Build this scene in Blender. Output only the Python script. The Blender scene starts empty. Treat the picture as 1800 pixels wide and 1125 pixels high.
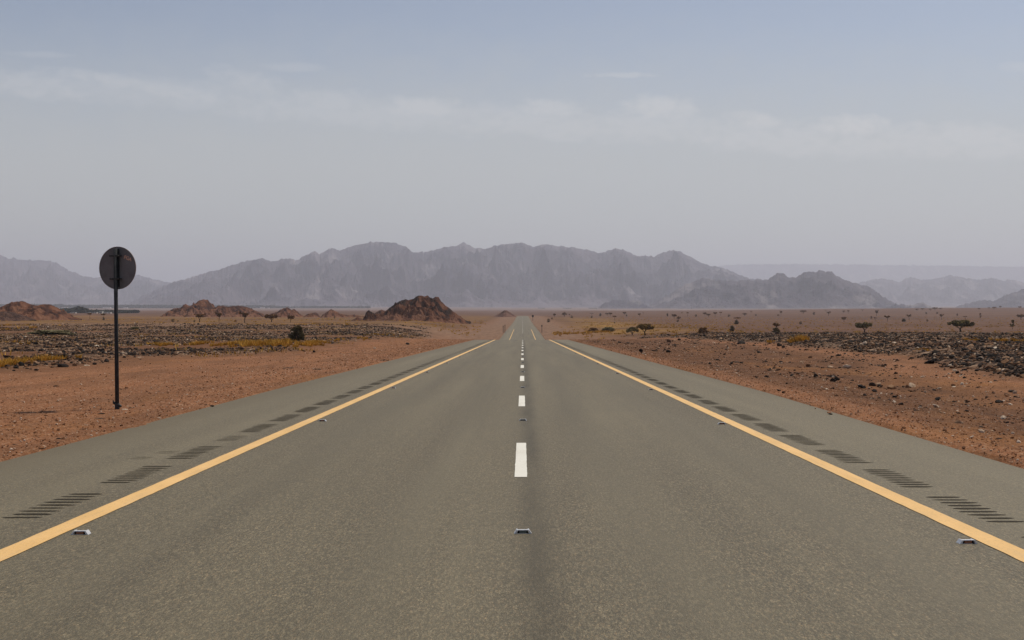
import bpy, bmesh, math, random
import numpy as np
from mathutils import Vector, Matrix, Euler

random.seed(7)
RNG = np.random.default_rng(11)
sc = bpy.context.scene
COL = sc.collection

# ------------------------------------------------------------------ camera
EYE = 1.67
F, CX, HY = 2100.0, 919.0, 528.0          # focal length, vanishing column and horizon row in photo pixels
cam = bpy.data.cameras.new('camera')
cam.sensor_width = 36.0
cam.lens = F / 1800.0 * 36.0
cam.shift_x = (900.0 - CX) / 1800.0
cam.shift_y = -(562.5 - HY) / 1800.0
cam.clip_start = 0.1
cam.clip_end = 300000.0
camo = bpy.data.objects.new('camera', cam)
camo.location = (0, 0, EYE)
camo.rotation_euler = (math.radians(90), 0, 0)
COL.objects.link(camo)
sc.camera = camo

# ------------------------------------------------------------------ sky, sun, exposure
SUN_DIR = Vector((1.27, 1.10, 2.9)).normalized()
SUN_EL = math.asin(SUN_DIR.z)
SUN_AZ = math.atan2(SUN_DIR.x, SUN_DIR.y)

def sky_world():
    w = bpy.data.worlds.new('World')
    sc.world = w
    w.use_nodes = True
    nt = w.node_tree
    nt.nodes.clear()
    N, L = nt.nodes.new, nt.links.new
    out = N('ShaderNodeOutputWorld')
    bg = N('ShaderNodeBackground'); bg.inputs['Strength'].default_value = 0.1
    sky = N('ShaderNodeTexSky'); sky.sky_type = 'NISHITA'
    sky.sun_disc = False
    sky.sun_elevation = SUN_EL
    sky.sun_rotation = SUN_AZ
    sky.altitude = 600
    sky.air_density = 0.9
    sky.dust_density = 1.6
    sky.ozone_density = 0.7
    tc = N('ShaderNodeTexCoord')
    sep = N('ShaderNodeSeparateXYZ'); L(tc.outputs['Generated'], sep.inputs[0])
    def mth(op, a, b=None, c=None, clamp=False):
        m = N('ShaderNodeMath'); m.operation = op; m.use_clamp = clamp
        for i, v in enumerate((a, b, c)):
            if v is None: continue
            if isinstance(v, (int, float)): m.inputs[i].default_value = v
            else: L(v, m.inputs[i])
        return m.outputs[0]
    ys = mth('MAXIMUM', sep.outputs['Y'], 0.05)
    u = mth('DIVIDE', sep.outputs['X'], ys)       # tangent of bearing
    v = mth('DIVIDE', sep.outputs['Z'], ys)       # tangent of elevation
    comb = N('ShaderNodeCombineXYZ'); L(mth('MULTIPLY', u, 15.0), comb.inputs[0]); L(mth('MULTIPLY', v, 26.0), comb.inputs[1])
    nz = N('ShaderNodeTexNoise'); nz.inputs['Scale'].default_value = 1.6; nz.inputs['Detail'].default_value = 6; nz.inputs['Roughness'].default_value = 0.6
    L(comb.outputs[0], nz.inputs['Vector'])
    nz2 = N('ShaderNodeTexNoise'); nz2.inputs['Scale'].default_value = 5.5; nz2.inputs['Detail'].default_value = 8
    L(comb.outputs[0], nz2.inputs['Vector'])
    nd = mth('MULTIPLY', mth('SUBTRACT', nz2.outputs['Fac'], 0.5), 2.6)
    nd1 = mth('MULTIPLY', mth('SUBTRACT', nz.outputs['Fac'], 0.5), 3.2)
    # (px, py, half width, half height, tilt, strength) of each cloud, as directions
    clouds = [(40, 148, 130, 24, -0.13, .55), (250, 152, 165, 15, -0.17, .6), (440, 145, 70, 22, -0.25, .45),
              (570, 178, 85, 24, -0.05, .5), (748, 188, 72, 21, 0.0, .8), (968, 192, 62, 18, -0.05, .75), (1165, 190, 70, 21, -0.05, .9),
              (1325, 212, 58, 17, -0.1, .85), (1495, 224, 72, 22, -0.05, 1.0), (1700, 238, 140, 24, -0.04, .75),
              (1090, 132, 62, 5, 0.0, .6), (505, 117, 60, 8, -0.03, .35), (1790, 118, 34, 9, 0, .35), (70, 96, 60, 6, -.03, .3),
              (1050, 222, 380, 26, -0.04, .55), (1550, 250, 380, 30, -0.03, .65), (700, 200, 330, 28, -0.05, .45), (250, 160, 330, 26, -0.08, .35)]
    acc = None
    for (px, py, a, b, t, s) in clouds:
        u0, v0 = (px - CX) / F, (HY - py) / F
        du = mth('MULTIPLY', mth('SUBTRACT', u, u0), F / a)
        dv = mth('MULTIPLY', mth('SUBTRACT', mth('SUBTRACT', v, v0), mth('MULTIPLY', mth('SUBTRACT', u, u0), t)), F / b)
        r = mth('ADD', mth('MULTIPLY', du, du), mth('MULTIPLY', dv, dv))
        r = mth('SUBTRACT', r, mth('ADD', nd1, nd))
        g = mth('MULTIPLY', mth('SUBTRACT', 1.0, mth('MULTIPLY', r, 0.72), None, True), s)
        g = mth('MULTIPLY', g, mth('SUBTRACT', 1.5, mth('MULTIPLY', mth('MULTIPLY', du, du), 0.4), None, True))
        acc = g if acc is None else mth('MAXIMUM', acc, g)
    cov = mth('MULTIPLY', acc, 0.52, None, True)
    # milky dust veil: the blue is grey low down
    hsv = N('ShaderNodeHueSaturation'); hsv.inputs['Saturation'].default_value = 0.76
    L(sky.outputs[0], hsv.inputs['Color'])
    mix = N('ShaderNodeMix'); mix.data_type = 'RGBA'
    mix.inputs[7].default_value = (7.6, 7.6, 7.6, 1)
    # thin dust veil low over the desert, seen through to blue higher up
    vt = N('ShaderNodeMapRange'); vt.interpolation_type = 'SMOOTHSTEP'
    vt.inputs['From Min'].default_value = 0.265; vt.inputs['From Max'].default_value = 0.10
    L(mth('ADD', v, mth('MULTIPLY', mth('SUBTRACT', nz.outputs['Fac'], 0.5), 0.05)), vt.inputs['Value'])
    veil = N('ShaderNodeMix'); veil.data_type = 'RGBA'; veil.inputs[7].default_value = (5.9, 6.0, 5.75, 1)
    L(mth('MULTIPLY', vt.outputs[0], 0.70), veil.inputs[0]); L(hsv.outputs[0], veil.inputs[6])
    L(cov, mix.inputs[0]); L(veil.outputs[2], mix.inputs[6])
    L(mix.outputs[2], bg.inputs['Color'])
    L(bg.outputs[0], out.inputs['Surface'])
sky_world()

sun = bpy.data.lights.new('sun', 'SUN')
sun.energy = 3.4
sun.angle = math.radians(0.6)
sun.color = (1.0, 0.92, 0.77)
suno = bpy.data.objects.new('sun', sun)
suno.rotation_euler = SUN_DIR.to_track_quat('Z', 'Y').to_euler()
suno.location = (0, 0, 50)
COL.objects.link(suno)

sc.view_settings.view_transform = 'Standard'
sc.view_settings.look = 'None'
sc.view_settings.gamma = 1
sc.view_settings.exposure = -0.12
sc.cycles.use_denoising = True
sc.cycles.max_bounces = 6
sc.cycles.volume_bounces = 1
sc.cycles.diffuse_bounces = 3

# ------------------------------------------------------------------ numpy noise
_P = RNG.permutation(1024)
_P = np.concatenate([_P, _P])
_G = RNG.random(1024) * 2 * np.pi
_GX, _GY = np.cos(_G), np.sin(_G)
def gnoise(x, y):
    x = np.asarray(x, float); y = np.asarray(y, float)
    xi = np.floor(x).astype(np.int64); yi = np.floor(y).astype(np.int64)
    xf = x - xi; yf = y - yi
    u = xf * xf * xf * (xf * (xf * 6 - 15) + 10); v = yf * yf * yf * (yf * (yf * 6 - 15) + 10)
    def g(ix, iy, dx, dy):
        h = _P[(_P[ix & 1023] + iy) & 1023]
        return _GX[h] * dx + _GY[h] * dy
    n00 = g(xi, yi, xf, yf); n10 = g(xi + 1, yi, xf - 1, yf)
    n01 = g(xi, yi + 1, xf, yf - 1); n11 = g(xi + 1, yi + 1, xf - 1, yf - 1)
    a = n00 + u * (n10 - n00); b = n01 + u * (n11 - n01)
    return (a + v * (b - a)) * 1.5
def fbm(x, y, o=4, gain=.5):
    s = 0; a = 1
    for i in range(o):
        s = s + a * gnoise(x + 17.3 * i, y - 9.1 * i); x = x * 2.03; y = y * 2.03; a *= gain
    return s
def ridged(x, y, o=5, gain=.5):
    s = 0; a = 1; w = 1; t = 0
    for i in range(o):
        n = 1 - np.abs(gnoise(x + 31.7 * i, y + 5.3 * i)) * 1.6
        n = np.clip(n, 0, 1) ** 2
        s = s + a * n * w; t += a
        w = np.clip(n * 1.6, 0, 1); x = x * 2.1; y = y * 2.1; a *= gain
    return s / t
def sstep(a, b, x):
    t = np.clip((x - a) / (b - a), 0, 1)
    return t * t * (3 - 2 * t)
def hermite(xs, ys):
    xs = np.array(xs, float); ys = np.array(ys, float)
    d = np.diff(ys) / np.diff(xs)
    m = np.zeros_like(ys); m[0] = d[0]; m[-1] = d[-1]
    for i in range(1, len(xs) - 1):
        m[i] = 0 if d[i - 1] * d[i] <= 0 else 2 * d[i - 1] * d[i] / (d[i - 1] + d[i])
    def f(x):
        x = np.clip(np.asarray(x, float), xs[0], xs[-1])
        i = np.clip(np.searchsorted(xs, x) - 1, 0, len(xs) - 2)
        h = xs[i + 1] - xs[i]; t = (x - xs[i]) / h
        return ((2 * t**3 - 3 * t**2 + 1) * ys[i] + (t**3 - 2 * t**2 + t) * h * m[i] + (-2 * t**3 + 3 * t**2) * ys[i + 1] + (t**3 - t**2) * h * m[i + 1])
    return f

# ------------------------------------------------------------------ the lie of the land (depth below the eye by distance)
G0 = 0.02286
_road = hermite([165, 185, 215, 255, 300, 350, 400, 445, 670, 1000, 1375, 1600, 2200, 4000, 6000, 10000, 20000, 46000],
                [EYE + G0 * 165, 6.15, 7.65, 9.35, 10.65, 11.35, 11.72, 12.0, 14.1, 16.4, 18.25, 21.5, 27, 34, 44, 58, 92, 190])
def road_d(y):
    y = np.asarray(y, float)
    return np.where(y < 165, EYE + G0 * y, _road(y))
_left = hermite([-40, 0, 50, 100, 200, 400, 650, 800, 1300, 3000, 6000, 10000, 20000, 46000],
                [.76, 1.67, 2.83, 3.9, 5.55, 7.9, 10.9, 12.6, 17.0, 28, 45, 57, 92, 190])
_right = hermite([-40, 0, 30, 60, 100, 160, 240, 300, 400, 600, 800, 1200, 2000, 3000, 4200, 6000, 10000, 20000, 46000],
                 [.76, 1.67, 2.2, 2.75, 3.65, 5.0, 6.75, 8.4, 10.2, 12.6, 14.9, 18.2, 22.5, 27.0, 36, 47, 58, 92, 190])
def side_d(x, y):
    r = _right(y) - 8.5 * sstep(350, 1350, x) * sstep(900, 3000, y) * (1 - sstep(3600, 6000, y)) 
    return np.where(x < 0, _left(y), r)
def ground_z(x, y, fine=True):
    x = np.asarray(x, float); y = np.asarray(y, float)
    ax = np.abs(x)
    w = sstep(8, 26 + 0.05 * np.clip(y, 0, 4000), ax)
    d = road_d(y) * (1 - w) + side_d(x, y) * w
    z = EYE - d
    # verge, wheel tracks and rubble swells
    n = fbm(x * .35, y * .12, 3) * .05 * sstep(7, 11, ax)
    n = n + fbm(x * .06, y * .045, 3) * .34 * sstep(14, 40, ax)
    n = n + sstep(60, 400, ax) * fbm(x * .008, y * .006, 3) * 0.9 * (1 - sstep(2500, 6000, y))
    # shallow ditch beside the right shoulder and the rubble bank behind it
    n = n - .16 * np.exp(-((x - 10.5 - .03 * y) / 2.4) ** 2) * (1 - sstep(110, 170, y))
    n = n + .35 * sstep(0, 1, (x - right_edge(y)) / 2.5) * (1 - sstep(150, 240, y))
    n = n + .2 * sstep(0, 1, (-x - left_edge(y)) / 3.0) * (1 - sstep(150, 260, y))
    return z + n
def right_edge(y):
    y = np.asarray(y, float)
    return np.interp(y, [0, 36, 76, 120, 250, 400], [9.5, 15.2, 20.2, 21.5, 24, 40]) + fbm(y * .09, y * .01 + 5, 2) * 1.6
def left_edge(y):
    y = np.asarray(y, float)
    return np.interp(y, [0, 36, 60, 80, 140, 300, 400], [26, 21, 18.5, 15.5, 18, 22, 30]) + fbm(y * .08, y * .01 - 5, 2) * 1.6
def clearing(x, y):
    return fbm(x * .055 + 3.1, y * .028 + 9.7, 3)
def rubble_mask(x, y):
    x = np.asarray(x, float); y = np.asarray(y, float)
    L = sstep(0, 3.5, -x - left_edge(y)) * (1 - sstep(330, 430, y + .0 * x))
    Lc = sstep(-.55, -.10, clearing(x, y))
    Rr = sstep(0, 1.2, x - right_edge(y)) * (1 - sstep(262, 300, y))
    Rc = sstep(-1.0, -.6, clearing(x, y))
    return np.where(x < 0, L * Lc, Rr * Rc)

def pix_ground(px, py, ymin=6.0, ymax=9000.0):
    """the spot on the ground seen in direction (px, py)"""
    ys = ymin * (ymax / ymin) ** np.linspace(0, 1, 2600)
    xs = (px - CX) / F * ys
    g = HY + F * (EYE - ground_z(xs, ys)) / ys
    i = np.where(g <= py)[0]
    k = i[0] if len(i) else int(np.argmin(g))
    return float(xs[k]), float(ys[k]), float(ground_z(xs[k], ys[k]))

# ------------------------------------------------------------------ object helpers
def tag(o, label=None, cat=None, group=None, kind=None):
    if label: o['label'] = label
    if cat: o['category'] = cat
    if group: o['group'] = group
    if kind: o['kind'] = kind
    return o
def link(o, parent=None):
    COL.objects.link(o)
    if parent is not None: o.parent = parent
    return o
def empty(name, loc=(0, 0, 0), rz=0):
    o = bpy.data.objects.new(name, None); o.location = loc; o.rotation_euler = (0, 0, rz); o.empty_display_size = .2
    return link(o)
def np_mesh(name, verts, faces, mat=None, smooth=False, attrs=None):
    """faces: int array (n, 3) or (n, 4)"""
    verts = np.asarray(verts, np.float32); faces = np.asarray(faces, np.int32)
    me = bpy.data.meshes.new(name)
    k = faces.shape[1]; n = len(faces)
    me.vertices.add(len(verts)); me.vertices.foreach_set('co', verts.ravel())
    me.loops.add(n * k); me.loops.foreach_set('vertex_index', faces.ravel())
    me.polygons.add(n)
    me.polygons.foreach_set('loop_start', np.arange(0, n * k, k, dtype=np.int32))
    me.polygons.foreach_set('use_smooth', np.full(n, smooth))
    me.update(calc_edges=True)
    for a, (dom, val) in (attrs or {}).items():
        at = me.attributes.new(a, 'FLOAT', dom); at.data.foreach_set('value', np.asarray(val, np.float32).ravel())
    if mat: me.materials.append(mat)
    return me
def np_obj(name, verts, faces, mat=None, parent=None, smooth=False, attrs=None):
    return link(bpy.data.objects.new(name, np_mesh(name, verts, faces, mat, smooth, attrs)), parent)
def bm_obj(name, bm, mat=None, parent=None, smooth=False):
    me = bpy.data.meshes.new(name); bmesh.ops.recalc_face_normals(bm, faces=bm.faces); bm.to_mesh(me); bm.free()
    if mat: me.materials.append(mat)
    if smooth:
        for p in me.polygons: p.use_smooth = True
    return link(bpy.data.objects.new(name, me), parent)
def add_box(bm, c, s, rot=None, bevel=0):
    r = bmesh.ops.create_cube(bm, size=1)
    M = Matrix.Translation(c) @ (rot or Matrix()) @ Matrix.Diagonal((s[0], s[1], s[2], 1))
    bmesh.ops.transform(bm, matrix=M, verts=r['verts'])
    if bevel:
        es = list({e for v in r['verts'] for e in v.link_edges})
        bmesh.ops.bevel(bm, geom=es, offset=bevel, segments=2, affect='EDGES')
def add_cyl(bm, a, b, r0, r1=None, seg=16):
    a = Vector(a); b = Vector(b); d = b - a
    r1 = r0 if r1 is None else r1
    r = bmesh.ops.create_cone(bm, cap_ends=True, segments=seg, radius1=r0, radius2=r1, depth=d.length)
    M = Matrix.Translation((a + b) / 2) @ d.to_track_quat('Z', 'Y').to_matrix().to_4x4()
    bmesh.ops.transform(bm, matrix=M, verts=r['verts'])
def add_prism(bm, pts, y0, y1):
    """polygon pts (x, z) extruded between y0 and y1"""
    a = [bm.verts.new((x, y0, z)) for x, z in pts]; b = [bm.verts.new((x, y1, z)) for x, z in pts]
    n = len(pts)
    bm.faces.new(a); bm.faces.new(b[::-1])
    for i in range(n): bm.faces.new((a[i], b[i], b[(i + 1) % n], a[(i + 1) % n]))
def tube(points, radii, seg=6):
    """verts, quads of a tapered bent tube"""
    P = [Vector(p) for p in points]; V = []; Q = []
    for i, p in enumerate(P):
        d = (P[min(i + 1, len(P) - 1)] - P[max(i - 1, 0)]).normalized()
        s = d.orthogonal().normalized(); t = d.cross(s)
        for k in range(seg):
            a = 2 * math.pi * k / seg
            V.append(p + (s * math.cos(a) + t * math.sin(a)) * radii[i])
    for i in range(len(P) - 1):
        for k in range(seg):
            Q.append((i * seg + k, i * seg + (k + 1) % seg, (i + 1) * seg + (k + 1) % seg, (i + 1) * seg + k))
    return [tuple(v) for v in V], Q
def merge_tubes(list_):
    V = []; Q = []
    for v, q in list_:
        o = len(V); V += v; Q += [tuple(i + o for i in f) for f in q]
    return V, Q

# ------------------------------------------------------------------ materials
class MatB:
    def __init__(self, name, rough=.9, spec=.2):
        self.m = bpy.data.materials.new(name); self.m.use_nodes = True
        self.nt = self.m.node_tree; self.b = self.nt.nodes['Principled BSDF']
        self.b.inputs['Roughness'].default_value = rough
        self.b.inputs['Specular IOR Level'].default_value = spec
    def N(self, t, **kw):
        n = self.nt.nodes.new(t)
        for k, v in kw.items(): setattr(n, k, v)
        return n
    def L(self, a, b): self.nt.links.new(a, b)
    def pos(self):
        return self.N('ShaderNodeNewGeometry').outputs['Position']
    def objc(self):
        return self.N('ShaderNodeTexCoord').outputs['Object']
    def math(self, op, a, b=None, clamp=False):
        m = self.N('ShaderNodeMath', operation=op, use_clamp=clamp)
        for i, v in enumerate((a, b)):
            if v is None: continue
            if isinstance(v, (int, float)): m.inputs[i].default_value = v
            else: self.L(v, m.inputs[i])
        return m.outputs[0]
    def noise(self, vec, scale, detail=4, rough=.55, out='Fac'):
        n = self.N('ShaderNodeTexNoise'); n.inputs['Scale'].default_value = scale; n.inputs['Detail'].default_value = detail; n.inputs['Roughness'].default_value = rough
        self.L(vec, n.inputs['Vector']); return n.outputs[out]
    def voro(self, vec, scale, out='Distance', feature='F1'):
        n = self.N('ShaderNodeTexVoronoi', feature=feature); n.inputs['Scale'].default_value = scale
        self.L(vec, n.inputs['Vector']); return n.outputs[out]
    def mapv(self, vec, scale):
        n = self.N('ShaderNodeMapping'); n.inputs['Scale'].default_value = scale; self.L(vec, n.inputs['Vector']); return n.outputs[0]
    def ramp(self, fac, stops):
        n = self.N('ShaderNodeValToRGB'); e = n.color_ramp.elements
        while len(e) < len(stops): e.new(.5)
        for i, (p, c) in enumerate(stops):
            e[i].position = p; e[i].color = (c, c, c, 1) if isinstance(c, (int, float)) else (*c, 1)
        self.L(fac, n.inputs[0]); return n.outputs[0]
    def attr(self, name):
        n = self.N('ShaderNodeAttribute'); n.attribute_name = name; return n.outputs['Fac']
    def mix(self, fac, a, b, blend='MIX'):
        n = self.N('ShaderNodeMix', data_type='RGBA', blend_type=blend)
        for i, v in ((0, fac), (6, a), (7, b)):
            if isinstance(v, tuple): n.inputs[i].default_value = (*v, 1) if len(v) == 3 else v
            elif isinstance(v, (int, float)): n.inputs[i].default_value = v if i == 0 else (v, v, v, 1)
            else: self.L(v, n.inputs[i])
        return n.outputs[2]
    def color(self, c):
        if isinstance(c, tuple): self.b.inputs['Base Color'].default_value = (*c, 1)
        else: self.L(c, self.b.inputs['Base Color'])
    def bump(self, h, strength=.5, dist=.02, prev=None):
        n = self.N('ShaderNodeBump'); n.inputs['Strength'].default_value = strength; n.inputs['Distance'].default_value = dist
        self.L(h, n.inputs['Height'])
        if prev is not None: self.L(prev, n.inputs['Normal'])
        self.L(n.outputs[0], self.b.inputs['Normal']); return n.outputs[0]

def mat_ground():
    m = MatB('desert_ground', .95, .1); p = m.pos()
    sep = m.N('ShaderNodeSeparateXYZ'); m.L(p, sep.inputs[0])
    big = m.noise(p, .05, 5, .6); mid = m.noise(m.mapv(p, (1, .35, 1)), .9, 5, .6); fin = m.noise(p, 14, 5, .7)
    sand = m.mix(m.ramp(mid, [(.3, 0), (.7, 1)]), (0.221, 0.094, 0.041), (0.309, 0.141, 0.067))
    sand = m.mix(m.ramp(big, [(.35, 0), (.65, .6)]), sand, (0.235, 0.091, 0.037))
    sand = m.mix(m.ramp(fin, [(.25, .6), (.5, .0)]), sand, (0.147, 0.059, 0.025))
    trk = m.noise(m.mapv(p, (1, .05, 1)), 1.7, 5, .6)
    sand = m.mix(m.ramp(trk, [(.40, .55), (.56, 0)]), sand, (0.176, 0.077, 0.037))
    # pebbles in the sand
    cell = m.voro(p, 22, 'Color'); cr = m.N('ShaderNodeSeparateColor'); m.L(cell, cr.inputs[0])
    peb = m.ramp(cr.outputs[0], [(.0, (0.098, 0.042, 0.021)), (.25, (0.230, 0.094, 0.041)), (.65, (0.333, 0.147, 0.070)), (.97, (.60, .42, .29))])
    cell2 = m.voro(p, 9, 'Color'); cr2 = m.N('ShaderNodeSeparateColor'); m.L(cell2, cr2.inputs[0])
    peb2 = m.ramp(cr2.outputs[0], [(.0, (0.118, 0.050, 0.025)), (.14, (0.255, 0.105, 0.046)), (.85, (0.304, 0.130, 0.059)), (1, (.52, .35, .24))])
    sand = m.mix(.42, sand, peb); sand = m.mix(.16, sand, peb2)
    # grit: dark crumbs and pale chips too small to model
    gr = m.noise(m.mapv(p, (1, .30, 1)), 26, 5, .85, 'Color')
    gs = m.N('ShaderNodeSeparateColor'); m.L(gr, gs.inputs[0])
    grit_d = m.ramp(gs.outputs[0], [(.36, .85), (.50, 0)]); grit_l = m.ramp(gs.outputs[1], [(.53, 0), (.68, .75)])
    ochre = m.ramp(m.noise(m.mapv(p, (1, .3, 1)), .28, 5, .7), [(.54, 0), (.68, .75)])
    # wheel-marked rough strip beside the right shoulder
    rough = m.mix(m.ramp(m.noise(m.mapv(p, (1, .25, 1)), 1.6, 5, .7), [(.35, 0), (.62, 1)]), (0.083, 0.039, 0.020), (0.221, 0.105, 0.052))
    sand = m.mix(m.attr('scrub'), sand, rough)
    sand = m.mix(ochre, sand, (.30, .135, .045))
    sand = m.mix(grit_d, sand, (.075, .036, .020))
    sand = m.mix(grit_l, sand, (.52, .32, .20))
    sand = m.mix(m.math('MULTIPLY', m.attr('stony'), .95), sand, m.mix(m.ramp(mid, [(.3, 0), (.7, 1)]), (0.098, 0.047, 0.024), (0.206, 0.101, 0.050)))
    sand = m.mix(1.0, sand, (.98, .92, .86), 'MULTIPLY')
    sand = m.mix(m.math('MULTIPLY', m.attr('scrub'), 1.0), sand, m.mix(1.0, sand, (.84, .84, .84), 'MULTIPLY'))
    patch = m.ramp(m.noise(m.mapv(p, (1, .22, 1)), .55, 6, .75), [(.40, .5), (.55, 0)])
    sand = m.mix(patch, sand, (.125, .060, .031))
    # rubble ground: dark varnished chips and tan ones
    rb = m.voro(p, 3.2, 'Color'); rc = m.N('ShaderNodeSeparateColor'); m.L(rb, rc.inputs[0])
    rcol = m.ramp(rc.outputs[0], [(.0, (.018, .014, .012)), (.42, (.07, .045, .032)), (.7, (.16, .10, .065)), (1, (.36, .25, .17))])
    col = m.mix(m.math('MULTIPLY', m.attr('rubble'), .8), sand, rcol)
    # dry plain behind
    pn = m.noise(m.mapv(p, (.35, 1, 1)), .012, 6, .65)
    pl = m.mix(m.ramp(pn, [(.35, 0), (.65, 1)]), (0.106, 0.052, 0.030), (0.157, 0.079, 0.046))
    pl = m.mix(m.ramp(m.noise(m.mapv(p, (.5, 1, 1)), .16, 6, .75), [(.38, .8), (.52, 0)]), pl, (.085, .052, .038))
    col = m.mix(m.attr('plain'), col, pl)
    gn = m.ramp(m.noise(m.mapv(p, (.4, 1, 1)), .035, 6, .7), [(.42, 0), (.56, 1)])
    col = m.mix(m.math('MULTIPLY', m.attr('grass'), gn), col, (.27, .145, .035))
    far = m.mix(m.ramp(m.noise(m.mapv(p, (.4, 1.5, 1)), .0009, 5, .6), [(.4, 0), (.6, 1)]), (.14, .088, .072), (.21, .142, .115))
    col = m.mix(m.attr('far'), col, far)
    col = m.mix(m.math('MULTIPLY', m.attr('verge_far'), .9), col, m.mix(m.ramp(m.noise(m.mapv(p, (1, .1, 1)), .6, 5, .7), [(.35, 0), (.65, 1)]), (.15, .088, .056), (.24, .145, .095)))
    m.color(col)
    h = m.math('ADD', m.math('MULTIPLY', m.voro(p, 22, 'Distance'), -.5), m.noise(p, 30, 4, .7))
    b1 = m.bump(h, .8, .018)
    b2 = m.bump(m.noise(m.mapv(p, (1, .4, 1)), 2.2, 6, .65), .6, .08, b1)
    return m.m
def mat_asphalt():
    m = MatB('asphalt', .68, .38); p = m.pos()
    sep = m.N('ShaderNodeSeparateXYZ'); m.L(p, sep.inputs[0]); X = sep.outputs[0]
    pe = m.mapv(p, (1, .36, 1)); cell = m.voro(pe, 125, 'Color'); cr = m.N('ShaderNodeSeparateColor'); m.L(cell, cr.inputs[0])
    agg = m.ramp(cr.outputs[0], [(.0, (.018, .015, .010)), (.35, (.095, .080, .052)), (.8, (.17, .145, .094)), (.95, (.36, .22, .11)), (1, (.58, .49, .35))])
    cell2 = m.voro(pe, 78, 'Color'); cr2 = m.N('ShaderNodeSeparateColor'); m.L(cell2, cr2.inputs[0])
    agg2 = m.ramp(cr2.outputs[1], [(.0, (.035, .029, .019)), (.3, (.115, .098, .064)), (.85, (.16, .137, .092)), (1, (.34, .25, .16))])
    col = m.mix(.4, agg, agg2)
    spk = m.noise(m.mapv(p, (1, .42, 1)), 95, 2, .9)
    col = m.mix(m.ramp(spk, [(.40, .75), (.50, 0)]), col, (.028, .023, .015))
    col = m.mix(m.ramp(spk, [(.54, 0), (.64, .55)]), col, (.31, .25, .17))
    mott = m.noise(m.mapv(p, (1, .30, 1)), 60, 3, .8)
    col = m.mix(m.ramp(mott, [(.36, .62), (.54, 0)]), col, (.056, .047, .031))
    col = m.mix(m.ramp(m.noise(m.mapv(p, (1, .25, 1)), 34, 3, .85), [(.38, .35), (.54, 0)]), col, (.060, .051, .034))
    mott2 = m.noise(m.mapv(p, (1, .28, 1)), 44, 4, .85, 'Color')
    mc = m.N('ShaderNodeSeparateColor'); m.L(mott2, mc.inputs[0])
    col = m.mix(m.ramp(mc.outputs[0], [(.52, 0), (.70, .16)]), col, (.20, .145, .092))
    col = m.mix(m.ramp(mc.outputs[1], [(.52, 0), (.66, .18)]), col, (.12, .135, .10))
    spk2 = m.noise(m.mapv(p, (1, .24, 1)), 46, 2, .9)
    col = m.mix(m.ramp(spk2, [(.38, .55), (.50, 0)]), col, (.040, .033, .022))
    col = m.mix(m.ramp(spk2, [(.54, 0), (.66, .45)]), col, (.27, .225, .155))
    # darker bitumen where the wheels run, paler in between
    wt = m.math('MULTIPLY', m.math('ABSOLUTE', m.math('SUBTRACT', m.math('ABSOLUTE', X), 1.85)), 1.0)
    wv = m.math('ABSOLUTE', m.math('SUBTRACT', wt, .85))
    wn = m.noise(m.mapv(p, (1, .03, 1)), .9, 4, .6)
    col = m.mix(m.math('MULTIPLY', m.ramp(m.math('ADD', wv, m.math('MULTIPLY', m.math('SUBTRACT', wn, .5), .7)), [(.05, .42), (.48, 0)]), .8), col, (.088, .075, .052))
    # long streaks of wear along the lanes, dust, broad blotches
    st = m.noise(m.mapv(p, (1, .02, 1)), 1.3, 4, .55)
    col = m.mix(m.ramp(st, [(.34, .0), (.7, .34)]), col, (.215, .186, .128))
    bl = m.noise(m.mapv(p, (1, .5, 1)), .5, 5, .6)
    col = m.mix(m.ramp(bl, [(.35, .22), (.6, 0)]), col, (.105, .09, .062))
    # paving joint right of the centre line, a soft dark stain
    wob = m.math('MULTIPLY', m.math('SUBTRACT', m.noise(m.mapv(p, (0, .6, 0)), 1.0, 4, .6), .5), .16)
    xc = m.math('ADD', X, wob)
    j = m.math('SUBTRACT', xc, .11)
    j = m.math('MULTIPLY', j, j); j = m.math('MULTIPLY', j, -45.0); j = m.math('POWER', 2.718, j)
    jn = m.ramp(m.noise(m.mapv(p, (1, .18, 1)), 2.2, 4, .6), [(.3, .30), (.7, .80)])
    col = m.mix(m.math('MULTIPLY', j, jn), col, (.045, .036, .021))
    # brown dust at the outer edges
    ax = m.math('ABSOLUTE', X)
    ed = m.ramp(m.math('ADD', m.math('MULTIPLY', ax, .1), m.math('MULTIPLY', m.noise(m.mapv(p, (1, .35, 1)), 2.2, 6, .75), .10)), [(.60, 0), (.685, .85)])
    col = m.mix(ed, col, (.095, .074, .043))
    tint = m.ramp(m.math('MULTIPLY', ax, .1), [(.40, 0), (.48, .16)])
    col = m.mix(tint, col, (.215, .182, .123))
    col = m.mix(1.0, col, (1.10, 1.07, .96), 'MULTIPLY')
    m.color(col)
    h = m.math('ADD', m.voro(p, 110, 'Distance'), m.math('MULTIPLY', m.noise(p, 60, 3, .6), .6))
    m.bump(h, .55, .006)
    return m.m
def mat_paint(name, c, c2, chip):
    m = MatB(name, .6, .3); p = m.pos()
    n = m.noise(m.mapv(p, (1, .3, 1)), 3.0, 5, .65)
    col = m.mix(m.ramp(n, [(.35, 0), (.65, 1)]), c, c2)
    col = m.mix(m.ramp(m.noise(p, 45, 4, .7), [(.56, 0), (.68, chip)]), col, (.20, .17, .13))
    col = m.mix(m.ramp(m.noise(m.mapv(p, (1, .1, 1)), 9, 4, .6), [(.5, 0), (.75, .25)]), col, (.42, .33, .22))
    m.color(col); m.bump(m.noise(p, 90, 3), .3, .004)
    return m.m
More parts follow.
